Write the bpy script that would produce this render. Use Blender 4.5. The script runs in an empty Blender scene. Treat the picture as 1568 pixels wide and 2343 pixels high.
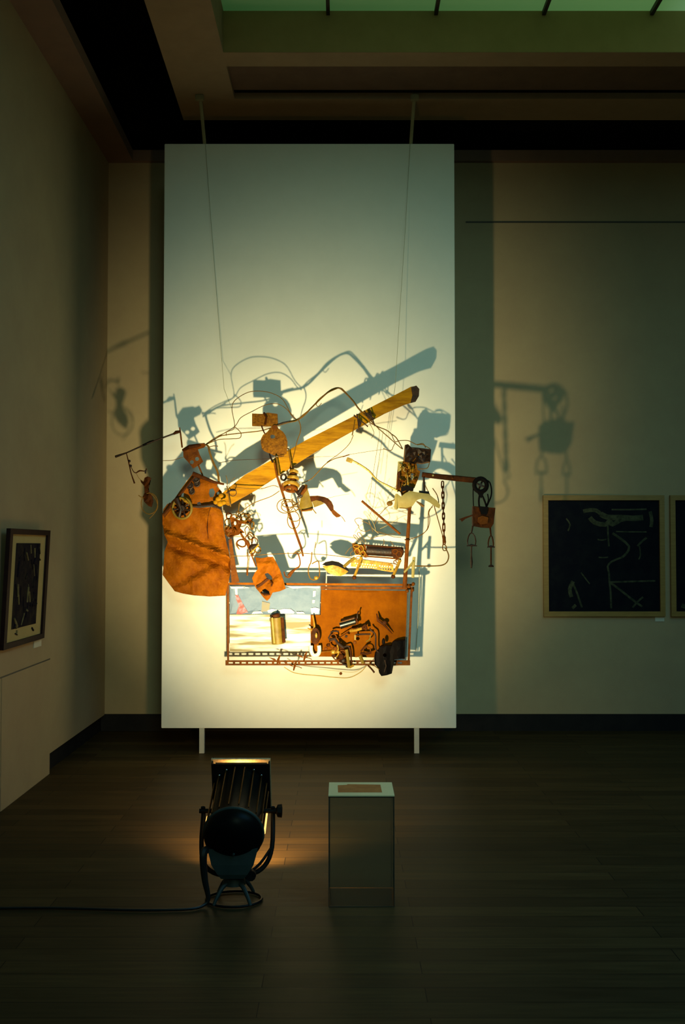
import bpy, bmesh, math, random
from mathutils import Vector, Matrix
from mathutils.geometry import delaunay_2d_cdt
random.seed(7)
S = bpy.context.scene
C = S.collection
# ------------------------------------------------------------------ camera
CW, CH, FPX = 1568.0, 2343.0, 2400.0
CAM = Vector((0, 0, 1.5))
PITCH = math.atan(79.0 / FPX)
cd = bpy.data.cameras.new('camera')
cd.sensor_fit = 'VERTICAL'; cd.sensor_height = 36.0; cd.lens = 36.0 * FPX / CH
cd.clip_start = 0.05; cd.clip_end = 60
cam = bpy.data.objects.new('camera', cd); C.objects.link(cam)
cam.location = CAM; cam.rotation_euler = (math.pi/2 + PITCH, 0, 0)
S.camera = cam
S.view_settings.view_transform = 'Standard'; S.view_settings.look = 'None'
S.view_settings.exposure = 0.0; S.view_settings.gamma = 1.0
S.view_settings.use_curve_mapping = False
# ------------------------------------------------------------------ world and fill lights
w = bpy.data.worlds.new('world'); S.world = w; w.use_nodes = True
w.node_tree.nodes['Background'].inputs[0].default_value = (0.25, 0.5, 0.55, 1)
w.node_tree.nodes['Background'].inputs[1].default_value = 0.003
def area(name, loc, target, sx, sy, energy, col):
    l = bpy.data.lights.new(name, 'AREA'); l.shape = 'RECTANGLE'; l.size = sx; l.size_y = sy
    l.energy = energy; l.color = col
    o = bpy.data.objects.new(name, l); C.objects.link(o); o.location = loc
    o.rotation_euler = (Vector(target) - Vector(loc)).to_track_quat('-Z', 'Y').to_euler()
    return o
# unseen cool fill added behind the camera, pooled on the panel
def spot(name, loc, target, energy, col, deg, soft, blend=1.0):
    l = bpy.data.lights.new(name, 'SPOT'); l.energy = energy; l.color = col
    l.spot_size = math.radians(deg); l.spot_blend = blend; l.shadow_soft_size = soft
    o = bpy.data.objects.new(name, l); C.objects.link(o); o.location = loc
    o.rotation_euler = (Vector(target) - Vector(loc)).to_track_quat('-Z', 'Y').to_euler()
    return o
spot('rear_fill', (0.9, -1.8, 3.9), (0.0, 7.6, 1.75), 660, (0.62, 1.0, 0.72), 37, 0.9)
area('blue_fill', (3.0, 2.2, 4.6), (3.0, 2.2, 0), 3.5, 4.5, 75, (0.10, 0.50, 1.0))  # added unseen area light, tints the floor blue from above
# the floor lamp's beam
LAMP_F = Vector((-0.46, 4.83, 0.415))
sp = bpy.data.lights.new('lamp_beam', 'SPOT'); sp.energy = 520; sp.color = (1.0, 0.81, 0.41)
sp.spot_size = math.radians(66); sp.spot_blend = 1.0; sp.shadow_soft_size = 0.04
sp2 = sp.copy(); sp2.name = 'lamp_beam_core'; sp2.energy = 640; sp2.spot_size = math.radians(42)
BEAM_TO = Vector((-0.27, 7.66, 1.57))

def U(px, py, Y):
    """point of the vertical plane y=Y seen at this pixel"""
    a = (px - CW/2) / FPX; b = (CH/2 - py) / FPX
    c, s = math.cos(PITCH), math.sin(PITCH)
    d = Vector((a, c - b*s, s + b*c))
    return CAM + d * ((Y - CAM.y) / d.y)
PY = 7.66          # front face of the white panel
def D(px, py, d=0.3): return U(px, py, PY - d)
PX = 1/323.0       # metres per pixel near the sculpture

# ------------------------------------------------------------------ materials
def mat(name, c1, c2=None, rough=0.6, metal=0.0, scale=8.0, bump=0.0, bscale=None, emit=None, estr=0, stretch=None, lo=.35, hi=.65, spec=0.5, detail=5):
    m = bpy.data.materials.new(name); m.use_nodes = True
    nt = m.node_tree; b = nt.nodes['Principled BSDF']
    b.inputs['Roughness'].default_value = rough; b.inputs['Metallic'].default_value = metal
    b.inputs['Specular IOR Level'].default_value = spec
    b.inputs['Base Color'].default_value = (*c1, 1)
    tc = nt.nodes.new('ShaderNodeTexCoord'); mp = nt.nodes.new('ShaderNodeMapping')
    nt.links.new(tc.outputs['Object'], mp.inputs['Vector'])
    if stretch: mp.inputs['Scale'].default_value = stretch[:3]
    if stretch and len(stretch) > 3: mp.inputs['Rotation'].default_value = stretch[3]
    if c2:
        n = nt.nodes.new('ShaderNodeTexNoise'); n.inputs['Scale'].default_value = scale
        n.inputs['Detail'].default_value = detail; n.inputs['Roughness'].default_value = 0.65
        r = nt.nodes.new('ShaderNodeValToRGB')
        r.color_ramp.elements[0].position = lo; r.color_ramp.elements[1].position = hi
        r.color_ramp.elements[0].color = (*c1, 1); r.color_ramp.elements[1].color = (*c2, 1)
        nt.links.new(mp.outputs[0], n.inputs['Vector']); nt.links.new(n.outputs['Fac'], r.inputs['Fac'])
        nt.links.new(r.outputs['Color'], b.inputs['Base Color'])
    if bump:
        n2 = nt.nodes.new('ShaderNodeTexNoise'); n2.inputs['Scale'].default_value = bscale or scale*2
        n2.inputs['Detail'].default_value = 4
        bp = nt.nodes.new('ShaderNodeBump'); bp.inputs['Strength'].default_value = bump; bp.inputs['Distance'].default_value = 0.01
        nt.links.new(mp.outputs[0], n2.inputs['Vector']); nt.links.new(n2.outputs['Fac'], bp.inputs['Height'])
        nt.links.new(bp.outputs[0], b.inputs['Normal'])
    if emit:
        b.inputs['Emission Color'].default_value = (*emit, 1); b.inputs['Emission Strength'].default_value = estr
    return m
M = {}
M['wall'] = mat('grey_wall_paint', (.39,.30,.185), (.42,.33,.20), .85, scale=3, bump=.1, bscale=120, spec=.1)
M['panel'] = mat('white_panel_paint', (.80,.80,.74), (.83,.83,.77), .8, scale=4, bump=.05, bscale=150)
M['black'] = mat('black_base', (.006,.006,.008), (.012,.011,.012), .75, scale=6, spec=.2)
M['cavity'] = mat('cavity_black', (.006,.006,.007), (.010,.009,.008), .9, scale=5, spec=.1)
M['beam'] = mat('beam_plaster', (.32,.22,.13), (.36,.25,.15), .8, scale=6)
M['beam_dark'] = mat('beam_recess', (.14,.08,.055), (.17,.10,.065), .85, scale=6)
M['fascia'] = mat('fascia_paint', (.42,.30,.14), (.46,.33,.16), .8, scale=6)
M['lip'] = mat('cornice_paint', (.22,.14,.11), (.25,.16,.12), .8, scale=6)
M['rust_flat'] = mat('even_orange_rust', (.13,.034,.0), (.20,.056,.0), .8, scale=7, bump=.3, bscale=60, spec=.05)
M['mullion'] = mat('mullion_metal', (.03,.028,.02), (.04,.035,.03), .6, scale=12)
M['rust'] = mat('orange_rust', (.15,.036,.0), (.27,.078,.0), .75, scale=9, bump=.35, bscale=60, spec=.1)
M['rust_dark'] = mat('dark_rust', (.075,.018,.0), (.17,.048,.001), .7, scale=14, bump=.4, bscale=70, spec=.15)
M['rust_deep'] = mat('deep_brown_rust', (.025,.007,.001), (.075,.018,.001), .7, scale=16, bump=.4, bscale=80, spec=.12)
M['rust_speck'] = mat('speckled_rust', (.08,.026,.0), (.22,.085,.002), .7, scale=55, bump=.4, bscale=90, spec=.15, lo=.34, hi=.62)
M['iron'] = mat('dark_iron', (.006,.004,.004), (.03,.010,.002), .5, scale=25, bump=.2, bscale=80, spec=.3)
M['black_iron'] = mat('black_iron', (.002,.0015,.002), (.005,.003,.003), .7, scale=20, spec=.1)
M['wood'] = mat('yellow_plank_wood', (.19,.07,.0), (.42,.195,.001), .7, scale=6, bump=.25, bscale=30, stretch=(.7,4,4,(0,0.52,0)), lo=.30, hi=.60, spec=.15)
M['char'] = mat('charred_wood', (.012,.005,.003), (.06,.022,.005), .8, scale=30)
M['brass'] = mat('yellow_brass', (.24,.11,.003), (.50,.30,.04), .35, metal=.3, scale=22, bump=.2)
M['wire'] = mat('rusty_wire', (.11,.05,.004), (.20,.10,.012), .55, scale=30, spec=.2)
M['pale_wire'] = mat('pale_brass_wire', (.36,.25,.07), (.46,.33,.12), .5, scale=30)
M['cream'] = mat('cream_enamel', (.29,.22,.06), (.39,.33,.12), .5, scale=8, bump=.1, spec=.3)
M['olive'] = mat('olive_tin', (.13,.08,.006), (.21,.14,.02), .5, scale=14, bump=.15, spec=.25)
M['steel'] = mat('blue_grey_sheet', (.13,.19,.29), (.17,.23,.33), .6, scale=10, bump=.15, bscale=14, spec=.06)
M['stain'] = mat('yellowed_stain', (.20,.20,.20), (.24,.21,.13), .6, scale=25, spec=.05)
M['red'] = mat('faded_red_paint', (.36,.09,.09), (.22,.24,.33), .6, scale=30, lo=.45, hi=.6, spec=.08)
M['chrome'] = mat('chrome', (.85,.83,.8), None, .15, metal=1.0)
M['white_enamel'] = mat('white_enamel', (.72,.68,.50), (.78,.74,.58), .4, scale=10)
M['strap'] = mat('painted_strap', (.26,.24,.13), (.32,.29,.16), .6, scale=12)
M['string'] = mat('thin_cable', (.30,.28,.14), (.36,.33,.17), .6, scale=12)
M['leg'] = mat('white_leg_paint', (.46,.46,.42), (.5,.5,.45), .6, scale=12)
M['lampblack'] = mat('gloss_black_housing', (.003,.003,.004), (.005,.005,.005), .35, scale=20, spec=.1)
M['lampmatte'] = mat('matte_black_housing', (.003,.003,.004), (.005,.005,.006), .55, scale=20, spec=.2)
M['teal'] = mat('teal_grey_casting', (.028,.045,.045), (.04,.06,.058), .5, scale=12, spec=.35)
M['fin'] = mat('bronze_fin', (.30,.13,.04), (.36,.17,.06), .25, metal=.9, scale=12)
M['frame_metal'] = mat('worn_bare_metal', (.55,.42,.25), (.68,.55,.36), .5, metal=.3, scale=60, lo=.45, hi=.55)
M['rubber'] = mat('black_rubber', (.008,.007,.008), (.013,.011,.011), .5, scale=30)
M['lens'] = mat('lamp_lens', (.5,.45,.3), None, .4, emit=(1.0,.54,.15), estr=42)
M['vent'] = mat('glowing_vent', (.3,.2,.1), None, .4, emit=(1.0,.50,.12), estr=2.2)
M['dark_frame'] = mat('dark_brown_frame', (.014,.006,.008), (.022,.010,.010), .6, scale=15, spec=.1)
M['oak'] = mat('oak_frame', (.25,.14,.025), (.32,.19,.04), .5, scale=8, stretch=(1,1,6))
M['mat_board'] = mat('cream_mount', (.42,.34,.15), (.46,.37,.17), .85, scale=6, spec=.05)
M['ink'] = mat('black_ink', (.012,.010,.018), (.04,.032,.022), .8, scale=14, lo=.45, hi=.75, spec=.03)
M['ink2'] = mat('blue_black_print', (.002,.0025,.008), (.008,.010,.012), .6, scale=9, lo=.45, hi=.8, spec=.08)
M['chalk'] = mat('chalky_grey_line', (.018,.024,.016), (.075,.08,.045), .8, scale=24, spec=.1)
M['chalk2'] = mat('sepia_line', (.10,.075,.03), (.20,.16,.06), .8, scale=24)
M['label'] = mat('label_card', (.62,.62,.5), None, .7)
M['paper_w'] = mat('white_card', (.85,.74,.42), (.88,.78,.45), .7, scale=5)
M['paper_o'] = mat('orange_print', (.34,.09,.006), (.46,.16,.02), .7, scale=18)

# white sheet with tan streaks
def streak_mat():
    m = bpy.data.materials.new('streaked_white_sheet'); m.use_nodes = True; nt = m.node_tree
    b = nt.nodes['Principled BSDF']; b.inputs['Roughness'].default_value = .6
    tc = nt.nodes.new('ShaderNodeTexCoord'); mp = nt.nodes.new('ShaderNodeMapping'); mp.inputs['Scale'].default_value = (.9, 1, 9)
    mp.inputs['Rotation'].default_value = (0, .06, 0)
    n = nt.nodes.new('ShaderNodeTexNoise'); n.inputs['Scale'].default_value = 2.6; n.inputs['Detail'].default_value = 4
    r = nt.nodes.new('ShaderNodeValToRGB')
    r.color_ramp.elements[0].position = .42; r.color_ramp.elements[0].color = (.19,.155,.065,1)
    r.color_ramp.elements[1].position = .60; r.color_ramp.elements[1].color = (.86,.84,.78,1)
    nt.links.new(tc.outputs['Object'], mp.inputs[0]); nt.links.new(mp.outputs[0], n.inputs['Vector'])
    nt.links.new(n.outputs['Fac'], r.inputs[0]); nt.links.new(r.outputs[0], b.inputs['Base Color'])
    return m
M['streak'] = streak_mat()

def floor_mat():
    m = bpy.data.materials.new('dark_wood_planks'); m.use_nodes = True; nt = m.node_tree
    b = nt.nodes['Principled BSDF']; b.inputs['Specular IOR Level'].default_value = .04
    tc = nt.nodes.new('ShaderNodeTexCoord')
    br = nt.nodes.new('ShaderNodeTexBrick'); br.offset = .37; br.squash = 1
    br.inputs['Scale'].default_value = 1.0; br.inputs['Brick Width'].default_value = 1.5; br.inputs['Row Height'].default_value = .115
    br.inputs['Mortar Size'].default_value = .0018; br.inputs['Bias'].default_value = 0
    br.inputs['Color1'].default_value = (.054,.034,.015,1); br.inputs['Color2'].default_value = (.090,.056,.022,1); br.inputs['Mortar'].default_value = (.012,.009,.007,1)
    mp = nt.nodes.new('ShaderNodeMapping'); mp.inputs['Scale'].default_value = (1.2, 14, 1)
    n = nt.nodes.new('ShaderNodeTexNoise'); n.inputs['Scale'].default_value = 3; n.inputs['Detail'].default_value = 8
    mx = nt.nodes.new('ShaderNodeMixRGB'); mx.blend_type = 'MULTIPLY'; mx.inputs[0].default_value = .75
    r = nt.nodes.new('ShaderNodeValToRGB'); r.color_ramp.elements[0].position = .3; r.color_ramp.elements[0].color = (.45,.45,.45,1); r.color_ramp.elements[1].position = .7
    nt.links.new(tc.outputs['Object'], br.inputs['Vector']); nt.links.new(tc.outputs['Object'], mp.inputs[0])
    nt.links.new(mp.outputs[0], n.inputs['Vector']); nt.links.new(n.outputs['Fac'], r.inputs[0])
    nt.links.new(br.outputs['Color'], mx.inputs[1]); nt.links.new(r.outputs[0], mx.inputs[2]); nt.links.new(mx.outputs[0], b.inputs['Base Color'])
    r2 = nt.nodes.new('ShaderNodeMapRange'); r2.inputs[3].default_value = .40; r2.inputs[4].default_value = .6
    nt.links.new(n.outputs['Fac'], r2.inputs[0]); nt.links.new(r2.outputs[0], b.inputs['Roughness'])
    bp = nt.nodes.new('ShaderNodeBump'); bp.inputs['Strength'].default_value = .15; bp.inputs['Distance'].default_value = .003
    nt.links.new(br.outputs['Fac'], bp.inputs['Height']); bp.invert = True; nt.links.new(bp.outputs[0], b.inputs['Normal'])
    return m
M['floor'] = floor_mat()

def acrylic():
    m = bpy.data.materials.new('clear_acrylic'); m.use_nodes = True; nt = m.node_tree; nt.nodes.clear()
    o = nt.nodes.new('ShaderNodeOutputMaterial'); t = nt.nodes.new('ShaderNodeBsdfTransparent'); t.inputs[0].default_value = (.86,.90,.88,1)
    g = nt.nodes.new('ShaderNodeBsdfGlossy'); g.inputs['Roughness'].default_value = .08
    d = nt.nodes.new('ShaderNodeBsdfDiffuse'); d.inputs[0].default_value = (.40,.46,.42,1)
    f = nt.nodes.new('ShaderNodeFresnel'); f.inputs[0].default_value = 1.45
    m1 = nt.nodes.new('ShaderNodeMixShader'); m2 = nt.nodes.new('ShaderNodeMixShader'); m2.inputs[0].default_value = .045
    nt.links.new(f.outputs[0], m1.inputs[0]); nt.links.new(t.outputs[0], m1.inputs[1]); nt.links.new(g.outputs[0], m1.inputs[2])
    nt.links.new(m1.outputs[0], m2.inputs[1]); nt.links.new(d.outputs[0], m2.inputs[2]); nt.links.new(m2.outputs[0], o.inputs[0])
    return m
M['acrylic'] = acrylic()
M['acrylic_edge'] = mat('acrylic_edge', (.035,.045,.04), (.05,.06,.05), .3, scale=10)

def sky_mat():
    m = bpy.data.materials.new('frosted_skylight'); m.use_nodes = True; nt = m.node_tree
    b = nt.nodes['Principled BSDF']; b.inputs['Base Color'].default_value = (.3,.35,.3,1); b.inputs['Roughness'].default_value = .5
    tc = nt.nodes.new('ShaderNodeTexCoord'); sx = nt.nodes.new('ShaderNodeSeparateXYZ')
    mr = nt.nodes.new('ShaderNodeMapRange'); mr.inputs[1].default_value = 0; mr.inputs[2].default_value = 1
    r = nt.nodes.new('ShaderNodeValToRGB'); r.color_ramp.elements[0].color = (.010,.045,.012,1); r.color_ramp.elements[1].color = (.26,.48,.28,1)
    r.color_ramp.elements[0].position = 0; r.color_ramp.elements[1].position = .62
    e = r.color_ramp.elements.new(.45); e.color = (.06,.15,.045,1)
    nt.links.new(tc.outputs['Generated'], sx.inputs[0]); nt.links.new(sx.outputs[0], mr.inputs[0]); nt.links.new(mr.outputs[0], r.inputs[0])
    nt.links.new(r.outputs[0], b.inputs['Emission Color']); b.inputs['Emission Strength'].default_value = 1.0
    return m
M['sky'] = sky_mat()

# ------------------------------------------------------------------ mesh helpers
WPOS = {}
def smooth_pts(pts, closed=False, n=6):
    P = [Vector(p) for p in pts]
    if len(P) < 3: return P
    out = []; L = len(P); rng = range(L if closed else L-1)
    for i in rng:
        p0 = P[(i-1) % L] if closed or i > 0 else P[0]
        p1 = P[i]; p2 = P[(i+1) % L]
        p3 = P[(i+2) % L] if closed or i+2 < L else P[-1]
        for k in range(n):
            t = k/n
            out.append(0.5*((2*p1) + (p2-p0)*t + (2*p0-5*p1+4*p2-p3)*t*t + (3*p1-p0-3*p2+p3)*t**3))
    if not closed: out.append(P[-1])
    return out
class MB:
    def __init__(s): s.v = []; s.f = []; s.m = []; s.mi = 0
    def add(s, vs, fs):
        b = len(s.v); s.v += [Vector(v) for v in vs]
        for f in fs: s.f.append([b+i for i in f]); s.m.append(s.mi)
        return s
    def box(s, c, size, rot=None, bev=0.0):
        bm = bmesh.new(); bmesh.ops.create_cube(bm, size=1)
        for v in bm.verts: v.co = Vector((v.co.x*size[0], v.co.y*size[1], v.co.z*size[2]))
        if bev: bmesh.ops.bevel(bm, geom=bm.edges[:], offset=bev, segments=2, affect='EDGES')
        R = rot if rot is not None else Matrix.Identity(3)
        vs = [R @ v.co + Vector(c) for v in bm.verts]; bm.verts.index_update()
        fs = [[v.index for v in f.verts] for f in bm.faces]; bm.free(); return s.add(vs, fs)
    def box2(s, lo, hi, bev=0.0):
        lo = Vector(lo); hi = Vector(hi); return s.box((lo+hi)/2, hi-lo, None, bev)
    def tube(s, pts, r, closed=False, n=8, smooth=0, flat=None):
        """round tube; r a number or list; flat=(wide,thin) factors for strap sections"""
        P = smooth_pts(pts, closed, smooth) if smooth else [Vector(p) for p in pts]
        L = len(P)
        if isinstance(r, (list, tuple)):
            R = []
            for i in range(L):
                t = i/(L-1)*(len(r)-1); k = min(int(t), len(r)-2); R.append(r[k]*(1-(t-k)) + r[k+1]*(t-k))
        else: R = [r]*L
        vs = []; prev = None
        for i in range(L):
            a = P[(i-1) % L] if (closed or i > 0) else P[0]; b = P[(i+1) % L] if (closed or i < L-1) else P[-1]
            t = (b-a)
            t = t.normalized() if t.length > 1e-9 else Vector((0,0,1))
            if prev is None:
                up = Vector((0,1,0)) if abs(t.y) < .9 else Vector((1,0,0))
                nrm = (up - t*up.dot(t)).normalized()
            else:
                nrm = prev - t*prev.dot(t); nrm = nrm.normalized() if nrm.length > 1e-6 else Vector((0,1,0))
            prev = nrm; bn = t.cross(nrm)
            fx, fy = flat or (1, 1)
            for k in range(n):
                an = 2*math.pi*k/n
                vs.append(P[i] + nrm*math.cos(an)*R[i]*fy + bn*math.sin(an)*R[i]*fx)
        fs = []
        for i in range(L if closed else L-1):
            j = (i+1) % L
            for k in range(n):
                fs.append([i*n+k, i*n+(k+1) % n, j*n+(k+1) % n, j*n+k])
        if not closed: fs += [list(range(n))[::-1], [(L-1)*n+k for k in range(n)]]
        return s.add(vs, fs)
    def lathe(s, base, axis, prof, n=28, cap=True):
        """prof = list of (distance along axis, radius)"""
        a = Vector(axis).normalized(); base = Vector(base)
        up = Vector((0,0,1)) if abs(a.z) < .9 else Vector((1,0,0))
        u = a.cross(up).normalized(); v = a.cross(u)
        vs = []
        for (h, r) in prof:
            for k in range(n):
                t = 2*math.pi*k/n; vs.append(base + a*h + (u*math.cos(t)+v*math.sin(t))*r)
        fs = []
        for i in range(len(prof)-1):
            for k in range(n): fs.append([i*n+k, i*n+(k+1) % n, (i+1)*n+(k+1) % n, (i+1)*n+k])
        if cap: fs += [list(range(n))[::-1], [(len(prof)-1)*n+k for k in range(n)]]
        return s.add(vs, fs)
    def ring(s, c, axis, R, r, n=28, m=8, ell=1.0):
        a = Vector(axis).normalized(); up = Vector((0,0,1)) if abs(a.z) < .9 else Vector((1,0,0))
        u = a.cross(up).normalized(); v = a.cross(u)
        return s.tube([Vector(c) + u*math.cos(2*math.pi*k/n)*R + v*math.sin(2*math.pi*k/n)*R*ell for k in range(n)], r, True, m)
    def ball(s, c, r, sc=(1,1,1)):
        bm = bmesh.new(); bmesh.ops.create_icosphere(bm, subdivisions=2, radius=r)
        vs = [Vector((v.co.x*sc[0], v.co.y*sc[1], v.co.z*sc[2])) + Vector(c) for v in bm.verts]; bm.verts.index_update()
        fs = [[v.index for v in f.verts] for f in bm.faces]; bm.free(); return s.add(vs, fs)
    def plate(s, outline, d=0.3, th=0.004, holes=(), step=None, h=None, mi_fn=None):
        """sheet metal cut to an outline given as picture positions, at its own distance d before the panel"""
        pts = [Vector(p) for p in outline]; edges = []; n0 = len(pts)
        edges = [(i, (i+1) % n0) for i in range(n0)]
        for hh in holes:
            b = len(pts); pts += [Vector(p) for p in hh]; edges += [(b+i, b+(i+1) % len(hh)) for i in range(len(hh))]
        def inside(p, poly):
            c = False; n = len(poly); j = n-1
            for i in range(n):
                xi, yi = poly[i][0], poly[i][1]; xj, yj = poly[j][0], poly[j][1]
                if (yi > p[1]) != (yj > p[1]) and p[0] < (xj-xi)*(p[1]-yi)/(yj-yi)+xi: c = not c
                j = i
            return c
        if step:
            xs = [p.x for p in pts]; ys = [p.y for p in pts]
            x = min(xs)+step*.5
            while x < max(xs):
                y = min(ys)+step*.5
                while y < max(ys):
                    q = (x+random.uniform(-.2,.2)*step, y+random.uniform(-.2,.2)*step)
                    if inside(q, outline) and not any(inside(q, hh) for hh in holes): pts.append(Vector(q))
                    y += step
                x += step
        res = delaunay_2d_cdt(pts, edges, [], 0, 1e-4)
        V2 = res[0]; T = []
        for f in res[2]:
            c = sum((V2[i] for i in f), Vector((0,0)))/len(f)
            if inside(c, outline) and not any(inside(c, hh) for hh in holes): T.append(list(f))
        hf = h or (lambda x, y: 0.0)
        front = [U(v.x, v.y, PY - d - hf(v.x, v.y)) for v in V2]
        k = len(front); back = [p + Vector((0, th, 0)) for p in front]
        fs = []; cnt = {}
        for f in T:
            # orient front faces towards the camera (-y)
            a, b, c = front[f[0]], front[f[1]], front[f[2]]
            if (b-a).cross(c-a).y > 0: f = f[::-1]
            fs.append(f); fs.append([i+k for i in f[::-1]])
            for i in range(len(f)):
                e = (f[i], f[(i+1) % len(f)]); cnt[e] = 1
        for (a, b) in list(cnt):
            if (b, a) not in cnt: fs.append([b, a, a+k, b+k])
        return s.add(front+back, fs)
    def build(s, name, m, parent=None, smooth=False, label=None):
        me = bpy.data.meshes.new(name)
        used = sorted({i for f in s.f for i in f}); 
        c = Vector((0,0,0))
        lo = Vector([min(s.v[i][k] for i in used) for k in range(3)]); hi = Vector([max(s.v[i][k] for i in used) for k in range(3)])
        c = (lo+hi)/2; c.z = lo.z
        mp = {o: i for i, o in enumerate(used)}
        me.from_pydata([s.v[i]-c for i in used], [], [[mp[i] for i in f] for f in s.f])
        ms = m if isinstance(m, (list, tuple)) else [m]
        for q in ms: me.materials.append(M[q])
        for p, mi in zip(me.polygons, s.m): p.material_index = mi; p.use_smooth = smooth
        me.validate(); me.update()
        if smooth:
            try: me.set_sharp_from_angle(angle=math.radians(40))
            except Exception: pass
        o = bpy.data.objects.new(name, me); C.objects.link(o)
        WPOS[o.name] = c
        if parent is not None: o.parent = parent; o.location = c - WPOS[parent.name]
        else: o.location = c
        if label: o['label'] = label
        return o
def tag(o, label, cat, group=None):
    o['label'] = label; o['category'] = cat
    if group: o['group'] = group
    return o
def thing(name, loc, label, cat, group=None):
    o = bpy.data.objects.new(name, None); C.objects.link(o); o.location = loc; o.empty_display_size = .1
    WPOS[o.name] = Vector(loc); return tag(o, label, cat, group)
def struct(o): o['kind'] = 'structure'; return o
def circ(cx, cy, r, n=14, ry=None): return [(cx+r*math.cos(2*math.pi*k/n), cy+(ry or r)*math.sin(2*math.pi*k/n)) for k in range(n)]
def rect(x0, y0, x1, y1): return [(x0,y0),(x1,y0),(x1,y1),(x0,y1)]
def W(pts, d=0.3):
    return [D(p[0], p[1], p[2] if len(p) > 2 else d) for p in pts]

# ------------------------------------------------------------------ room shell
XL = -1.94; YB = 8.60; XR = 5.6; YF = -3.2; ZS = 4.77; ZT = 5.6
struct(MB().box2((XL-.3, YF-.2, -.1), (XR+.2, YB+.2, 0)).build('floor', 'floor'))
struct(MB().box2((XL-.3, YB, 0), (XR+.2, YB+.15, 4.68)).build('wall_back', 'wall'))
struct(MB().box2((XL-.15, YF, .13), (XL, YB, 4.68)).build('wall_left', 'wall'))
struct(MB().box2((XR, YF, 0), (XR+.15, YB, ZT)).build('wall_right', 'wall'))
struct(MB().box2((XL-.3, YF-.15, 0), (XR+.2, YF, ZT)).build('wall_front', 'wall'))
struct(MB().box2((XL-.06, YF, 0), (XL-.03, YB, .13)).build('baseboard_left', 'black'))
struct(MB().box2((XL-.028, YB-.012, 0), (XR, YB, .136)).build('baseboard_back', 'black'))
# flush white board that closes the base recess of the left wall
b = MB(); b.box2((XL-.10, 5.99, .0), (XL+.004, 6.98, .752)); struct(b.build('trim_1', 'wall'))
b = MB(); b.box2((XL-.02, 4.0, .752), (XL+.002, 6.98, .760)); struct(b.build('trim_2', 'mullion'))
# lip on top of the walls and the joint line below it
struct(MB().box2((XL, YB-.05, 4.68), (XR, YB+.15, 4.77)).build('trim_3', 'lip'))
b = MB()
vs = [(-2.3, YF, 4.68), (-1.55, YF, 4.68), (-1.73, YB-.05, 4.68), (-2.3, YB-.05, 4.68)]
b.add([Vector(v) for v in vs]+[Vector(v)+Vector((0,0,.09)) for v in vs], [[0,3,2,1],[4,5,6,7],[0,1,5,4],[1,2,6,5],[2,3,7,6],[3,0,4,7]])
struct(b.build('trim_4', 'lip'))
struct(MB().box2((1.02, YB-.004, 4.178), (XR, YB, 4.19)).build('trim_5', 'mullion'))
# dark cavity above
struct(MB().box2((XL-.5, YF, ZT), (XR+.2, YB+.4, ZT+.1)).build('ceiling', 'cavity'))
struct(MB().box2((XL-.5, YB+.15, 4.6), (XR+.2, YB+.2, ZT)).build('wall_upper_back', 'cavity'))
struct(MB().box2((XL-.5, YF, 4.77), (XL-.4, YB+.2, ZT)).build('wall_upper_left', 'cavity'))
# dropped soffit round the skylight: front strip, recessed strip, rear strip
def yat(py, z):   # depth at which height z is seen on the middle line at row py
    b = (CH/2-py)/FPX; c, s = math.cos(PITCH), math.sin(PITCH)
    return (z-1.5)*(c-b*s)/(s+b*c)
y0, y1, y2, y3, y4 = yat(120, ZS), yat(152, ZS), yat(215, ZS), yat(226, ZS), yat(275, ZS)
b = MB(); b.box2((-.79, y0, ZS), (XR, y1, ZS+.1)); struct(b.build('trim_6', 'beam'))
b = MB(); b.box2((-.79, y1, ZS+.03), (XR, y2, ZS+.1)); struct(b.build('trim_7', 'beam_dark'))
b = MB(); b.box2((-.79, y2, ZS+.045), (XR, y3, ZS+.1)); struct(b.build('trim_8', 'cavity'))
b = MB(); b.box2((-1.0, y3, ZS), (XR, y4, ZS+.1)); struct(b.build('trim_9', 'beam'))
b = MB()
vs = [(-1.00, YF, ZS), (-.79, YF, ZS), (-.79, y3, ZS), (-1.22, y4, ZS)]
vs[0] = (-1.0, YF, ZS); vs[1] = (-.79, YF, ZS)
vs = [(-1.02, YF, ZS), (-.79, YF, ZS), (-.79, y3, ZS), (-1.0, y3, ZS), (-1.0, y4, ZS), (-1.22, y4, ZS)]
b.add([Vector(v) for v in vs]+[Vector(v)+Vector((0,0,.1)) for v in vs], [[5,4,3,2,1,0],[6,7,8,9,10,11]]+[[i,(i+1)%6,(i+1)%6+6,i+6] for i in range(6)])
struct(b.build('trim_10', 'beam'))
b = MB(); b.box2((-.79, y0, ZS+.1), (XR, y0+.06, 5.06)); b.box2((-.79, y0-.001, ZS+.002), (XR, y0, ZS+.11)); struct(b.build('trim_11', 'fascia'))
b = MB(); b.box2((-.85, YF, ZS+.1), (-.79, y0+.06, 5.06)); struct(b.build('trim_12', 'beam'))
# skylight
sk = struct(MB().box2((-.79, YF, 5.05), (XR, y0, 5.08)).build('window_1', 'sky'))
for k in range(9):
    x = U(751+247*k, 30, y0).x
    if x < XR: MB().box2((x-.012, YF, 5.02), (x+.012, y0, 5.05)).build('glazing_bar', 'mullion', sk)

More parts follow.
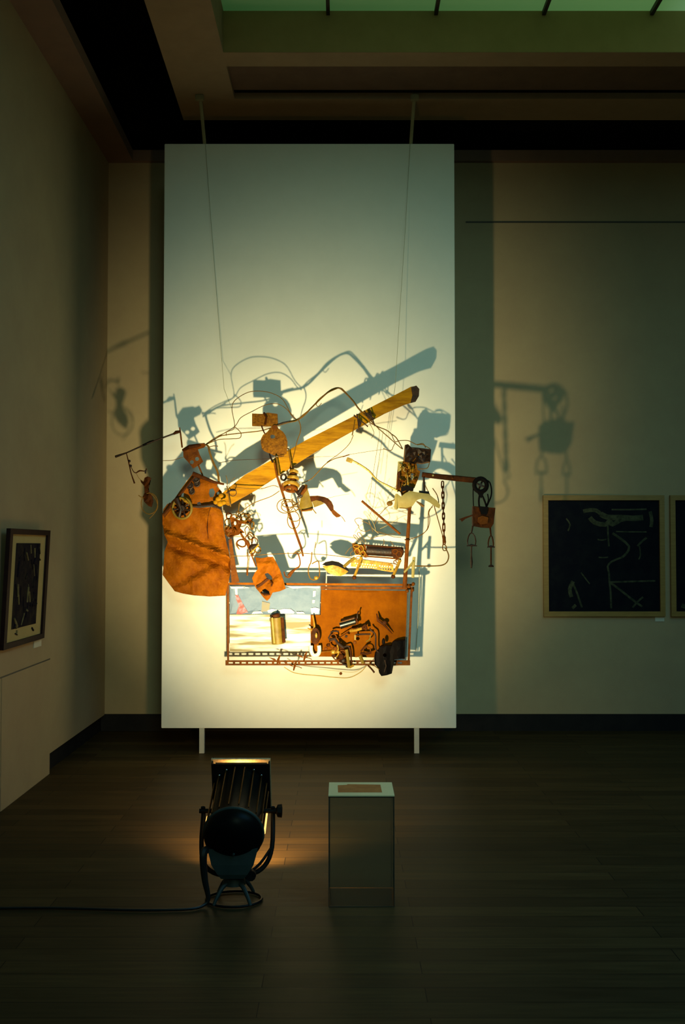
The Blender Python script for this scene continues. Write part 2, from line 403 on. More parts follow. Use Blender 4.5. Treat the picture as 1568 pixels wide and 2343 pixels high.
# ------------------------------------------------------------------ free-standing white panel
pt, pb = U(700, 329, PY).z, U(700, 1666, PY).z
xl_, xr_ = U(373, 1000, PY).x, U(1042, 1000, PY).x
pn = thing('display_panel', ((xl_+xr_)/2, PY+.03, 0), 'tall white display panel on short legs behind the hanging junk sculpture', 'panel')
MB().box2((xl_, PY, pb), (xr_, PY+.05, pt), .003).build('board', 'panel', pn)
for px in (461.5, 954):
    x = U(px, 1700, PY).x
    MB().box2((x-.018, PY+.006, 0), (x+.018, PY+.042, pb)).build('leg', 'leg', pn)
for i, (pxa, pxb) in enumerate(((457, 469), (949, 940))):
    a = U(pxa, 207, 7.50); a.z = ZS+.012; b_ = U(pxb, 329, PY+.02)
    m_ = MB(); m_.tube([a, a*.5+b_*.5, b_+Vector((0,0,-.02))], .0125, n=8, flat=(1, .4))
    h = m_.build('hanger_strap', 'strap'); 
    tag(h, ['painted hanger strap holding the panel top at its left', 'painted hanger strap holding the panel top at its right'][i], 'strap')
    MB().box2(a+Vector((-.03,-.02,-.05)), a+Vector((.03,.02,-.012)), .004).build('bracket', 'strap', h)

# ------------------------------------------------------------------ the hanging assemblage
A = thing('hanging_assemblage', D(700, 1540, .3), 'rusty scrap metal assemblage with a long wooden plank, hung before the white panel', 'sculpture')
# two thin suspension cables
for i, pts in enumerate(([(470,328.3,-.006),(470,329.5,.003),(484,520,.10),(500,730,.20),(513,890,.29),(531,936,.36)], [(939,328.3,-.006),(939,329.5,.003),(928,520,.10),(914,730,.2),(905,880,.27),(888,1001,.37)])):
    tag(MB().tube(W(pts), .0014, n=6).build('suspension_cable', 'string'), ['thin suspension cable on the left half of the white panel', 'thin suspension cable on the right half of the white panel'][i], 'cable')

# --- plank
pl = [(505,1131),(560,1087),(640,1042),(700,1007),(800,957),(870,921),(925,893),(940,885),(952,883),(959,890),(958,906),(952,917),(925,926),(880,946),(800,990),(715,1038),(650,1080),(590,1119),(522,1157),(508,1150)]
plank = MB().plate(pl, .36, .03, step=14, h=lambda x,y: .004*math.sin(x*.05)+.05*(x-500)/450-.03).build('plank', 'wood', A)
MB().plate([(941,886),(953,882),(960,890),(959,906),(952,918),(940,921),(944,904)], .385, .034).build('charred_end', 'char', plank)
for a, b_ in (((818,950),(822,985)),((846,938),(857,972)),((835,942),(848,960)),((660,1028),(668,1072)),((632,1046),(640,1086)),((520,1115),(527,1156)),((812,952),(840,974))):
    MB().tube([D(a[0]-1,a[1]-2,.36), D(a[0],a[1],.40), D((a[0]+b_[0])/2,(a[1]+b_[1])/2,.405), D(b_[0],b_[1],.40), D(b_[0]+1,b_[1]+2,.36)], .0045, n=6, smooth=3).build('binding_wire', 'char' if a[0]>800 else 'wire', plank)
MB().ball(D(823,968,.395), .017, (.8,.4,1.2)).build('knot', 'char', plank)
MB().tube(W([(840,946,.40),(856,960,.40)]), .009).build('knot', 'char', plank)

# --- crumpled sheet
def crump(x, y):
    # folded and dented sheet metal
    f = lambda u: math.exp(-u*u)
    r1 = (y-1222) - .36*(x-376)           # main fold falling to the right
    z = .055*f(r1/9) - .055*f((r1-20)/12)
    z += .026*f((y-1175-.1*(x-440))/22)
    r2 = (y-1330)+.55*(x-440); z += .014*f(r2/9)-.012*f((r2+14)/10)
    z += .010*f(((x-478)+.08*(y-1200))/4)*(1 if y < 1240 else .2)
    z += .012*f((x-439-.06*(y-1340))/4)*(1 if y > 1320 else 0)
    z += .010*math.sin(x*.09+y*.05)+.006*math.sin(x*.21-y*.13)
    z -= .06*max(0,(x-500))/28*.3
    return z
cs = [(372,1175),(378,1160),(388,1150),(410,1152),(430,1160),(455,1162),(485,1160),(503,1163),(511,1180),(512,1212),(518,1240),(523,1260),(527,1280),(528,1309),(523,1334),(516,1363),(480,1365),(441,1362),(418,1358),(400,1353),(385,1333),(372,1315),(375,1290),(376,1262),(384,1240),(376,1223),(372,1200)]
sheet = MB().plate(cs, .33, .004, step=5.5, h=crump).build('crumpled_sheet', 'rust', A, smooth=False)
MB().tube(W([(482,1160,.36),(476,1185,.372),(475,1215,.39),(477,1232,.39)]), .0022, n=5, smooth=3).build('seam', 'rust_deep', sheet)

# --- rusted plate with holes above it
rp = [(440,1085),(452,1083),(463,1090),(480,1097),(500,1104),(496,1112),(507,1124),(509,1130),(500,1138),(493,1146),(486,1156),(462,1158),(436,1159),(412,1162),(391,1156),(392,1148),(400,1140),(415,1118)]
plate = MB().plate(rp, .38, .005, holes=[[(480,1119),(488,1117),(492,1126),(489,1137),(481,1138),(478,1129)],[(451,1150),(458,1148),(461,1157),(452,1158)],[(416,1130),(421,1127),(420,1138),(414,1139)],[(431,1144),(436,1144),(437,1151),(431,1152)],[(496,1126),(501,1125),(503,1131),(497,1132)]], step=9, h=lambda x,y:.006*math.sin(x*.2)+.005*math.cos(y*.17)).build('rusted_plate', 'rust', A)
for x, y, r in ((435,1112,7.5),(451,1107,7),(439,1125,6.5),(449,1096,8.5)):
    m_ = MB(); m_.ring(D(x,y,.395), (0,1,0), r*PX*.78, r*PX*.3); m_.lathe(D(x,y,.395), (0,1,0), [(-.003,r*PX*.45),(.012,r*PX*.5)]); m_.build('round_knob', 'iron', plate, True)
MB().tube(W([(441,1084,.40),(463,1092,.41),(490,1103,.41),(513,1108,.41)]), [.017,.014,.010,.007], n=8, flat=(1,.6)).build('edge_bar', 'rust_deep', plate)
MB().tube(W([(446,1090,.40),(400,1146,.40),(374,1176,.38)]), [.008,.009,.006], n=6).build('left_brace', 'rust_deep', plate)
MB().tube(W([(436,1159,.40),(465,1157,.40),(486,1154,.41),(508,1166,.39)]), [.007,.008,.011,.006], n=6).build('lower_bar', 'iron', plate)
MB().plate([(372,1178),(374,1165),(383,1153),(392,1150),(396,1160),(385,1172),(376,1184)], .37, .02).build('folded_corner', 'rust_dark', plate)
# gear wheel
gw = MB(); cx, cy, R = 417, 1163, 24
gw.ring(D(cx,cy,.42), (0.2,1,0), R*PX*.92, R*PX*.12, ell=1.05)
g = gw.build('gear_wheel', 'olive', A, True)
m_ = MB()
for k in range(7):
    t = k*2*math.pi/7+.3; m_.tube([D(cx,cy,.42), D(cx+R*.9*math.cos(t), cy+R*.9*math.sin(t), .42)], .007, n=6)
m_.lathe(D(cx,cy,.44), (0,1,0), [(-.01,.018),(.0,.024),(.03,.026)])
m_.tube(W([(404,1142,.43),(414,1166,.45),(410,1182,.43)]), [.02,.012,.014], n=8)
m_.build('hub', 'iron', g, True)
MB().tube(W([(417,1140,.45),(424,1146,.455),(432,1152,.44)]), [.006,.011,.004], n=8).build('brass_tooth', 'brass', g, True)
# ear-like yellow knob cluster where plate meets plank
m_ = MB()
for x,y,r in ((500,1142,7),(494,1149,6),(504,1152,8),(512,1150,6),(506,1134,6)):
    m_.ball(D(x,y,.42), r*PX, (1,.7,.9))
m_.build('bolt_cluster', 'wood', A, True)
for cx_,cy_,rr in ((533,1127,8),):
    MB().ring(D(cx_,cy_,.42), (0,1,0), rr*PX, .0025).tube(W([(519,1128,.41),(528,1122,.43),(540,1122,.43)]), .005).build('wire_ring', 'char', A)
MB().tube(W([(520,1115,.40),(520,1098,.42),(517,1088,.42)]), .0025, n=5, smooth=3).tube(W([(521,1116,.40),(530,1100,.42),(538,1092,.42)]), .002, n=5, smooth=3).build('wire_end', 'wire', A)

# --- drilled bracket and its rods
db = [(419,1030),(426,1022),(445,1019),(466,1014),(471,1019),(467,1024),(453,1028),(457,1040),(465,1056),(457,1063),(442,1072),(434,1061),(420,1046)]
br = MB().plate(db, .37, .006, holes=[circ(439,1057.5,4.6),circ(451,1050,4.6)], step=8, h=lambda x,y:.05*max(0,(1030-y))/14).build('drilled_bracket', 'rust_dark', A)
MB().tube(W([(419,1030,.38),(434,1022,.42),(452,1019,.42),(468,1016,.38)]), [.010,.014,.012,.008], n=8).build('rolled_edge', 'rust_deep', br)
MB().tube(W([(454,1064,.37),(464,1088,.38)]), .006, n=6).build('lower_rod', 'rust_dark', br)
MB().tube(W([(411,978,.37),(413,990,.37),(417,1024,.37)]), [.004,.006,.0065], n=6).build('upper_rod', 'rust_dark', br)
lr = MB().tube(W([(264,1045,.33),(290,1036,.34),(330,1018,.35),(398,992,.37)]), [.009,.005,.006,.0055], n=8).build('long_rod', 'iron', A, True)
MB().tube(W([(327,1019,.35),(343,1012,.35),(352,1008,.355)]), [.007,.010,.006], n=8).build('sleeve', 'black_iron', lr, True)
MB().tube(W([(397,993,.37),(403,989,.375),(414,987,.375)]), [.007,.012,.008], n=8).build('rod_handle', 'rust_deep', lr, True)
# stem of the bracket down to the plate: twisted cable
for off in (0, 2.2):
    MB().tube(W([(470+off,1017,.37),(476+off,1022,.38),(479+off,1035,.385),(487+off,1058,.38),(497+off,1080,.39),(500+off,1103,.40)]), .0042, n=6, smooth=4).build('twisted_cable', 'wire', A)
MB().tube(W([(477,1023,.38),(490,1020,.38),(499,1021,.38)]), .003, n=5).build('short_rod', 'wire', A)

# --- wires
def wire(pts, r=1.0, d=.33, m='wire', name='wire', par=A, sm=5):
    return MB().tube(W(pts, d), r*PX, n=6, smooth=sm).build(name, m, par, True)
wire([(470,1017),(495,1000),(520,988),(537,977),(531,936),(538,916),(567,898),(596,895),(623,900),(647,914),(665,945),(679,960)], .9, .35, name='wire_loop')
wire([(471,1018),(505,996),(537,976),(551,956),(578,941),(607,927),(634,924),(656,936),(670,954),(680,961)], .9, .33, name='wire_loop')
wire([(537,976),(551,990),(549,1002),(530,1004),(500,1006),(470,1018)], 1.0, .36, name='wire_loop')
wire([(471,1018),(500,1000),(518,995),(560,990),(600,985),(640,972)], 1.3, .34)
wire([(518,997),(518,990)], .9, .35)
cord = [(634,972),(660,965),(679,961),(694,952),(712,934),(732,914),(750,898),(763,890),(777,888),(790,898),(808,917),(821,935),(836,950)]
wire(cord, 2.0, .35, name='cord')
wire([(x+random.uniform(-2,2), y+random.uniform(-2.5,2.5)) for x,y in cord], 1.2, .365, name='cord')
MB().tube(W([(634,973,.36),(648,968,.36),(662,965,.36)]), .0075, n=8).build('cord_sleeve', 'iron', A)
wire([(732,914),(724,925),(729,930),(736,922)], .8, .36)
wire([(836,950),(841,955),(864,978),(890,1001),(920,1027)], 1.2, .37, name='cord')
wire([(822,935),(838,960),(862,975),(884,984),(896,993),(908,1003),(922,1028)], 1.3, .36, name='cord')
wire([(896,993),(904,1010),(916,1008),(933,1008),(945,1013),(954,1017),(968,1015),(974,1024)], 1.0, .38, name='cord')
wire([(905,1012),(900,1022),(897,1029),(890,1031),(877,1026)], .9, .37)
wire([(833,948),(850,944),(858,948)], .8, .37)
wire([(846,968),(856,990),(850,1003)], .6, .36)
# fine stay lines
wire([(850,962),(868,985),(866,1010),(858,1060),(850,1110),(846,1140)], .5, .34, sm=3)
wire([(877,985),(871,1030),(862,1090),(856,1150),(846,1180)], .5, .33, sm=3)
wire([(666,1170),(750,1140),(800,1130)], .4, .3, sm=3, m='pale_wire')
wire([(683,960),(688,975),(687,990),(680,1010),(673,1040),(665,1066)], 1.2, .36)
wire([(809,995),(800,1015),(780,1035),(755,1053),(748,1058)], .8, .34)
wire([(785,1045),(765,1050),(745,1062),(728,1080),(712,1096),(690,1106)], 1.1, .35)
wire([(812,962),(809,982),(806,996)], 1.4, .37)
wire([(500,1060),(535,1053),(610,1050),(650,1043)], .7, .38, m='char')
wire([(535,1115),(560,1117),(580,1118),(600,1118),(625,1111),(638,1115)], .9, .38)
wire([(640,1123),(620,1136),(590,1147),(572,1156),(552,1172),(540,1180)], 1.0, .36)
wire([(548,1150),(546,1170),(545,1182)], 1.2, .36)
wire([(373,1054),(395,1053),(419,1046)], .7, .30)
wire([(700,1050),(720,1046),(760,1044),(786,1043)], .4, .34, sm=2)
wire([(800,1040),(850,1032),(880,1028)], .5, .34, sm=2)

# --- tin box and perforated disc (the figure's head)
tb = MB().plate([(577,946),(600,947),(613,944),(635,947),(636,974),(610,975),(577,974)], .36, .035, step=9).build('tin_box', 'rust_speck', A)
MB().tube(W([(604,944,.37),(610,956,.375),(607,972,.37)]), .008, n=6).build('front_strap', 'rust_deep', tb)
disc = MB().plate([(618,980),(622,975),(634,974),(638,981),(648,988),(654,997),(658,1010),(658,1025),(656,1038),(643,1046),(625,1041),(608,1034),(600,1028),(597,1015),(597,1005),(602,995),(612,988)], .35, .006, holes=[circ(624,999,5.5,12,4.5)], step=8, h=lambda x,y:.02*math.cos((x-627)/34)*math.cos((y-1012)/34)).build('perforated_disc', 'rust_speck', A)
MB().tube(W([(599,975,.36),(602,984,.36),(606,992,.36)]), .0055, n=6).build('side_strut', 'rust_deep', disc)
MB().tube(W([(617,1038,.36),(620,1048,.37),(625,1058,.37)]), [.006,.007,.010], n=6).build('neck_bolt', 'iron', disc)
MB().lathe(D(629,978,.37), (0,1,0), [(0,.018),(.02,.02)]).build('collar', 'rust_dark', disc)
# tall thin rod under the plank
MB().tube(W([(628,1058,.40),(635,1092,.36),(655,1153,.34),(675,1213,.33),(689,1252,.33),(694,1273,.33)]), [.006,.0085,.0085,.0085,.0085,.006], n=8).build('long_spike', 'rust_dark', A, True)
# --- insulator coils
def coil(y, x0, x1, r, mats, d=.39):
    cx, hw = (x0+x1)/2, (x1-x0)/2
    return MB().ring(D(cx,y,d), (0.05,.25,1), hw*PX, r*PX, ell=.7).build('coil_turn', mats, cs_, True)
cs_ = MB().tube(W([(668,1066,.36),(669,1090,.36),(672,1122,.36)]), [.014,.02,.018], n=10).build('coil_spring', 'rust_dark', A, True)
coil(1080,662,683,3.6,'brass'); coil(1095,656,685,4.2,'brass'); coil(1110,645,688,4.6,'brass'); coil(1119,648,684,3.6,'rust_dark'); coil(1087,662,680,2.6,'rust_dark')
MB().ring(D(649,1092,.38), (0,1,.1), 5.5*PX, 2.2*PX, ell=1.2).build('small_ring', 'iron', A, True)
MB().plate([(644,1106),(652,1103),(660,1108),(656,1118),(649,1124),(645,1120)], .39, .03).build('clamp_block', 'rust_dark', A)
MB().tube(W([(676,1117,.37),(684,1130,.38),(690,1118,.39),(699,1110,.38),(690,1135,.38),(680,1138,.38)]), [.012,.016,.014,.008,.012,.008], n=8, smooth=2).build('dark_knuckle', 'iron', A, True)
# --- canister with beak
can = MB().plate([(690,1110),(701,1108),(705,1122),(708,1132),(713,1145),(717,1160),(714,1168),(700,1170),(690,1170),(685,1156),(688,1140),(692,1128)], .37, .05, step=8, h=lambda x,y:.02*math.cos((x-701)/12)).build('canister', 'olive', A, True)
MB().tube(W([(690,1131,.40),(700,1118,.41),(702,1110,.40)]), [.010,.012,.006], n=8).build('rusty_collar', 'rust_dark', can, True)
MB().tube(W([(690,1169,.395),(702,1167,.40),(715,1164,.395)]), .006, n=6).build('base_rim', 'rust_dark', can, True)
beak = MB().plate([(709,1135),(727,1134),(743,1137),(752,1141),(759,1148),(763,1157),(764,1168),(757,1170),(752,1163),(745,1153),(735,1147),(724,1144),(712,1148)], .38, .03, step=7, h=lambda x,y:.01*math.cos((y-1145)/10)).build('curved_spout', 'rust_deep', A, True)
MB().plate([(714,1147),(724,1143),(735,1147),(742,1152),(730,1157),(719,1161)], .37, .012).build('tin_web', 'olive', beak)
MB().plate([(757,1169),(764,1166),(772,1173),(781,1180),(776,1183),(770,1184),(762,1177)], .38, .012).build('tip', 'rust_dark', beak)
wire([(781,1181),(786,1187),(790,1194)], .8, .38, 'wire', par=beak)
wire([(715,1163),(719,1169),(724,1175)], 1.2, .38, par=beak)
# wire coils around the spike
for (c, rx, ry, dd) in (((652,1158),18,16,.36),((664,1160),20,12,.37),((675,1176),16,17,.36),((672,1190),14,20,.35),((660,1152),15,9,.38)):
    MB().tube(W([(c[0]+rx*math.cos(t*2*math.pi/14), c[1]+ry*math.sin(t*2*math.pi/14), dd+.01*math.sin(t)) for t in range(14)]), .0032, closed=True, n=6, smooth=3).build('wire_coil', 'wire', A, True)
wire([(681,1139),(684,1150),(671,1157),(678,1168),(688,1160)], 1.2, .37)
wire([(671,1140),(668,1150),(676,1156),(686,1148)], 1.0, .38)

# --- tapering upright bar left of the scrap
MB().plate([(523,1235),(530,1232),(534,1260),(540,1300),(548,1331),(530,1334),(528,1300),(526,1265)], .34, .012).build('upright_bar', 'rust_dark', A)
# --- scrap tangle
sc = MB().plate([(527,1188),(533,1182),(541,1188),(548,1190),(560,1193),(572,1188),(580,1186),(575,1194),(562,1199),(553,1198),(549,1208),(556,1215),(560,1219),(551,1220),(545,1224),(536,1226),(529,1230),(520,1228),(514,1216),(514,1208),(522,1204),(530,1206),(528,1196)], .37, .02, holes=[circ(538,1197,3.2,8,5)], step=7, h=lambda x,y:.02*math.sin(x*.3)*math.cos(y*.25)).build('scrap_tangle', 'rust_dark', A)
MB().tube(W([(551,1220,.38),(558,1232,.39),(566,1240,.38),(570,1250,.38),(574,1262,.38),(580,1272,.38)]), [.007,.008,.012,.012,.007,.006], n=8, smooth=2).build('bent_stem', 'rust_dark', sc, True)
MB().tube(W([(572,1256,.40),(580,1249,.41),(590,1247,.40)]), [.012,.016,.010], n=8).build('dark_clamp', 'iron', sc, True)
MB().tube(W([(573,1265,.41),(582,1257,.42),(592,1246,.41)]), .006, n=8).build('brass_pin', 'brass', sc, True)
MB().tube(W([(541,1241,.38),(542,1248,.39),(548,1257,.38)]), [.003,.006,.003], n=8, smooth=3).build('curved_claw', 'wire', sc, True)
wr = random.Random(3)
for (x,y,rx,ry) in ((520,1196,5,9),(524,1180,6,7),(535,1184,8,6),(547,1186,7,5),(559,1184,9,9),(570,1192,6,7),(577,1202,4,9),(520,1213,6,11),(532,1215,7,7),(566,1215,5,10),(574,1226,7,8),(583,1240,7,10),(590,1258,6,8),(577,1262,6,6),(553,1243,10,8),(566,1180,7,5),(545,1178,5,8),(570,1236,8,14)):
    pts = [(x+rx*math.cos(k*2*math.pi/9)+wr.uniform(-1,1), y+ry*math.sin(k*2*math.pi/9)+wr.uniform(-1,1), .37+wr.uniform(-.03,.04)) for k in range(9)]
    MB().tube(W(pts), wr.uniform(.0030,.0062), closed=True, n=6, smooth=3).build('bent_wire', wr.choice(['wire','rust_dark','wire']), sc, True)
MB().tube(W([(573,1178,.38),(585,1173,.39),(595,1176,.38),(596,1181,.38)]), .0016, n=5, smooth=4).build('curled_wire', 'pale_wire', sc, True)
for pts, r in (([(566,1264),(568,1280),(566,1300),(567,1318)], .0035), ([(571,1272),(569,1296),(567,1310)], .0025)):
    MB().tube(W(pts, .36), r, n=6).build('hanging_wire', 'wire', sc)
MB().tube(W([(566,1302,.36),(566,1316,.36)]), .007, n=8).build('hanging_plug', 'rust_dark', sc)

# --- orange cut-out plate
co = [(584,1275),(600,1277),(614,1274),(625,1274),(631,1284),(640,1302),(648,1325),(654,1347),(640,1353),(624,1356),(621,1362),(617,1370),(611,1375),(602,1366),(593,1354),(586,1346),(580,1334),(577,1323),(583,1311),(590,1302),(587,1290)]
def chp(x,y): return .012*math.exp(-((y-1289-.05*(x-600))/4)**2)-.02*math.exp(-(((y-1335)+.62*(x-605))/7)**2)+.008*math.sin(x*.2+y*.1)
cp = MB().plate(co, .38, .006, holes=[[(606,1313),(613,1311),(620,1317),(624,1325),(618,1327),(610,1322)],[(600,1350),(607,1347),(616,1353),(617,1359),(608,1358),(601,1355)]], step=6, h=chp).build('cut_out_plate', 'rust', A)
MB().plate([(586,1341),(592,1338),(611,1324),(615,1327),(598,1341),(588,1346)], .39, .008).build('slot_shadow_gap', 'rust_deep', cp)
MB().tube(W([(597,1356,.39),(606,1361,.40),(618,1360,.39)]), [.004,.008,.005], n=6).build('lower_lip', 'rust_deep', cp)
MB().tube(W([(619,1331,.39),(624,1335,.395),(621,1341,.39)]), .006, n=6).build('rivet', 'rust_deep', cp)
MB().tube(W([(572,1262,.38),(578,1276,.38),(586,1296,.385)]), .005, n=6).build('hanging_strap', 'rust_dark', cp)
# --- horn hook
MB().tube(W([(676,1266,.36),(683,1269,.36),(687,1285,.36),(685,1296,.36),(676,1302,.36),(667,1310,.36),(660,1318,.36)]), [.0025,.005,.004,.005,.006,.013,.010], n=10, smooth=3).build('horn_hook', 'rust_dark', A, True)
MB().tube(W([(650,1308,.36),(653,1318,.36),(662,1321,.37),(668,1312,.37)]), .005, n=6, smooth=3).build('hook_ring', 'rust_dark', A, True)
wire([(672,1268),(680,1262),(688,1264),(682,1270)], 1.2, .36)
# --- wire loop with ball
wl = wire([(714,1263),(712,1285),(707,1297),(706,1312),(712,1325),(724,1326),(731,1318),(731,1300),(728,1284),(714,1290)], 1.4, .36, name='looped_wire')
MB().ball(D(724,1322,.37), 5.5*PX, (1,.8,.8)).build('ball', 'brass', wl, True)
wire([(722,1254),(722,1240)], .8, .35, par=wl)
# --- scoop
so = MB().plate([(738,1295),(748,1294),(762,1292),(775,1295),(788,1301),(797,1308),(790,1314),(779,1318),(763,1316),(750,1310)], .36, .02, step=6, h=lambda x,y:.02*math.cos((x-768)/22)).build('scoop_bowl', 'rust', A, True)
so.data.materials[0] = M['brass']
MB().plate([(737,1292),(745,1286),(760,1283),(775,1286),(788,1294),(797,1301),(799,1308),(788,1302),(775,1296),(762,1293),(748,1295)], .38, .02, step=6).build('dark_rim', 'black_iron', so)
MB().tube(W([(787,1297,.39),(800,1285,.40),(812,1276,.39)]), .011, n=8).build('scoop_handle', 'olive', so, True)
# --- long thin horizontal wire
wire([(528,1272),(570,1272),(620,1268),(683,1266),(740,1269),(777,1273),(812,1278),(906,1290)], .9, .34)
# --- machine carriage with roller
ca = MB().plate([(806,1243),(815,1242),(822,1246),(836,1246),(842,1272),(836,1276),(824,1270),(814,1270),(808,1258)], .39, .03, step=7, h=lambda x,y:.01*math.sin(x*.5)*math.cos(y*.4)).build('machine_carriage', 'rust_dark', A)
MB().lathe(D(838,1259,.36), D(922,1264,.36)-D(838,1259,.36), [(0,.010),(.002,.034),(.25,.036),(.262,.012)]).build('roller', 'iron', ca, True)
MB().tube(W([(818,1246,.38),(860,1249,.39),(923,1254,.38)]), .006, n=6).build('top_rail', 'rust_deep', ca)
MB().tube(W([(826,1272,.38),(870,1275,.39),(918,1279,.38)]), .006, n=6).build('bottom_rail', 'rust_dark', ca)
MB().plate([(896,1256),(918,1254),(924,1262),(918,1276),(902,1278),(896,1268)], .40, .03).build('end_block', 'rust_deep', ca)
for pts, r in (([(827,1274),(822,1292),(811,1320)], .0095), ([(916,1281),(909,1298),(900,1318)], .0105)):
    MB().tube(W(pts, .41), r, n=8).build('lever', 'brass', ca, True)
for x,y in ((811,1321),(900,1319)):
    MB().ball(D(x,y,.41), 5*PX).build('lever_knob', 'rust_deep', ca, True)
ho = []
for r_ in range(2):
    for k in range(15):
        if k in (9,): continue
        x = 812+k*5.6+r_*2.6; y = 1287+k*.6+r_*6
        if x < 894: ho.append(rect(x, y, x+3.0, y+3.2))
MB().plate([(804,1279),(850,1283),(893,1288),(900,1292),(901,1309),(893,1309),(850,1301),(803,1296)], .36, .006, holes=ho).build('perforated_comb', 'brass', ca)
for pts in ([(834,1243),(824,1230),(818,1222),(822,1218),(830,1228),(838,1240)], [(824,1243),(814,1232),(809,1226),(812,1224),(820,1232),(828,1244)], [(820,1200),(824,1212),(836,1216),(848,1212)], [(853,1217),(851,1207),(846,1200),(836,1195),(828,1192)], [(862,1216),(880,1221),(900,1228),(918,1230)], [(846,1234),(862,1228),(876,1226),(892,1222),(905,1222)], [(878,1233),(879,1243),(874,1249)], [(893,1238),(900,1246),(904,1255)], [(820,1203),(812,1190),(822,1185),(832,1190)], [(790,1268),(800,1255),(808,1250)], [(809,1260),(802,1266),(806,1274)]):
    MB().tube(W(pts, .37), .0022, n=5, smooth=4).build('spring_wire', 'wire', ca, True)
for x,y,rx,ry in ((826,1256,6,8),(818,1262,6,7),(831,1266,5,6),(913,1268,6,7),(908,1286,7,5),(905,1262,6,5),(816,1250,7,4),(822,1278,8,5),(912,1283,6,5)):
    MB().tube(W([(x+rx*math.cos(k*.785), y+ry*math.sin(k*.785), .40) for k in range(8)]), .0035, closed=True, n=6, smooth=2).build('brass_fitting', 'brass' if x < 850 else 'rust_dark', ca, True)

# --- right post with straps
po = MB().tube(W([(938,1158,.34),(935,1205,.34),(932,1250,.34),(929,1300,.34),(926,1345,.34)]), [.0125,.0125,.014,.014,.016], n=10, flat=(1,.7)).build('post', 'rust_dark', A, True)
MB().ring(D(932,1235,.35), (0,0,1), .015, .004).build('post_band', 'rust_deep', po, True)
MB().tube(W([(948,1274,.36),(946,1298,.36),(945,1322,.36)]), [.010,.012,.010], n=8, flat=(1,.5)).build('pale_strip', 'cream', po, True)
MB().tube(W([(946,1284,.37),(936,1298,.38),(925,1310,.38)]), [.006,.008,.007], n=8).build('pale_prong', 'cream', po, True)
for x,y in ((936,1342),(946,1336),(944,1350),(932,1352)):
    MB().ball(D(x,y,.36), 4.2*PX).build('corner_bolt', 'rust_dark', po, True)
wire([(931,1236),(958,1227),(975,1215),(980,1200),(981,1170),(990,1160)], 1.0, .34, par=po)
wire([(940,1295),(990,1295),(1012,1293),(1023,1286),(1027,1272),(1022,1258),(1018,1254)], 1.5, .34, par=po, name='bent_rod')
# --- motor block (upper right)
mo = [(927,1018),(934,1016),(941,1023),(956,1024),(987,1028),(985,1057),(966,1061),(953,1059),(956,1075),(962,1078),(957,1096),(949,1116),(944,1121),(938,1122),(930,1128),(921,1136),(917,1125),(907,1120),(909,1090),(912,1057),(924,1055)]
mb_ = MB().plate(mo, .38, .05, holes=[[(941,1083),(947,1082),(947,1091),(942,1100),(940,1092)],[(930,1046),(932.5,1046),(932,1051),(929.5,1051)]], step=6, h=lambda x,y:.010*math.sin(x*.45)*math.cos(y*.33)+(.02 if y < 1060 and x > 940 else 0)).build('motor_block', 'rust_speck', A)
MB().plate([(928,1019),(935,1017),(942,1024),(987,1028),(985,1056),(966,1060),(954,1058),(950,1062),(926,1056)], .41, .02, holes=[circ(958,1041,2,6)], step=7, h=lambda x,y:.008*math.sin(x*.3+y*.2)).build('dark_housing', 'iron', mb_)
MB().plate([(911,1082),(916,1078),(916,1118),(909,1120)], .41, .02).build('side_flange', 'rust_deep', mb_)
MB().plate([(918,1114),(932,1111),(947,1115),(946,1124),(930,1122),(918,1126)], .42, .012).build('lower_band', 'black_iron', mb_)
MB().plate([(911,1056),(922,1055),(918,1076),(911,1080)], .40, .012).build('pale_corner', 'cream', mb_)
for i,(x,y,s_) in enumerate(((936,1066,5),(921,1070,3.5),(930,1086,4.5),(922,1100,5),(934,1104,5),(926,1112,4),(945,1074,4),(950,1098,4.5),(940,1075,3),(916,1096,3))):
    q_ = s_*1.5; dx_, dy_ = ((0,q_),(q_*.7,q_*.7),(q_*.25,-q_),(q_*.9,.1))[i%4]
    MB().tube(W([(x-dx_,y-dy_,.40),(x,y,.412),(x+dx_*.6,y+dy_*.9,.402)]), [.3*s_*PX,.62*s_*PX,.4*s_*PX], n=6).build('motor_fitting', ['brass','olive','brass','rust_dark'][i%4], mb_)
for i in range(9):
    x, y = 914+ (i*7)%32, 1060+i*7
    MB().tube(W([(x,y,.405),(x+5,y+3,.415),(x+2,y+9,.41),(x+7,y+12,.40)]), .003, n=6, smooth=2).build('motor_wire', ['brass','cream','rust_deep'][i%3], mb_)
MB().tube(W([(933,1088,.42),(933,1096,.425),(933,1105,.42)]), .003, n=6).build('bright_pin', 'cream', mb_)
MB().tube(W([(983,1058,.40),(979,1070,.41),(968,1073,.41),(958,1072,.40)]), .003, n=6, smooth=4).build('bail_wire', 'wire', mb_)
wire([(985,1027,.4),(976,1022,.4),(966,1017,.4),(955,1018,.4)], 1.0, .4, par=mb_)
# lever arm going left
la = MB().tube(W([(794,1051,.37),(813,1057,.37),(844,1077,.37),(858,1093,.37),(869,1102,.37),(889,1112,.37),(912,1124,.37)]), [.007,.007,.007,.006,.006,.007,.008], n=8, smooth=3).build('lever_arm', 'brass', A, True)
MB().box(D(800,1053,.37), (.045,.025,.03), Matrix.Rotation(.35,3,'Y'), .003).build('arm_clamp', 'brass', la)
MB().tube(W([(785,1045,.37),(800,1040,.37)]), .004, n=6).build('clamp_screw', 'rust_dark', la)
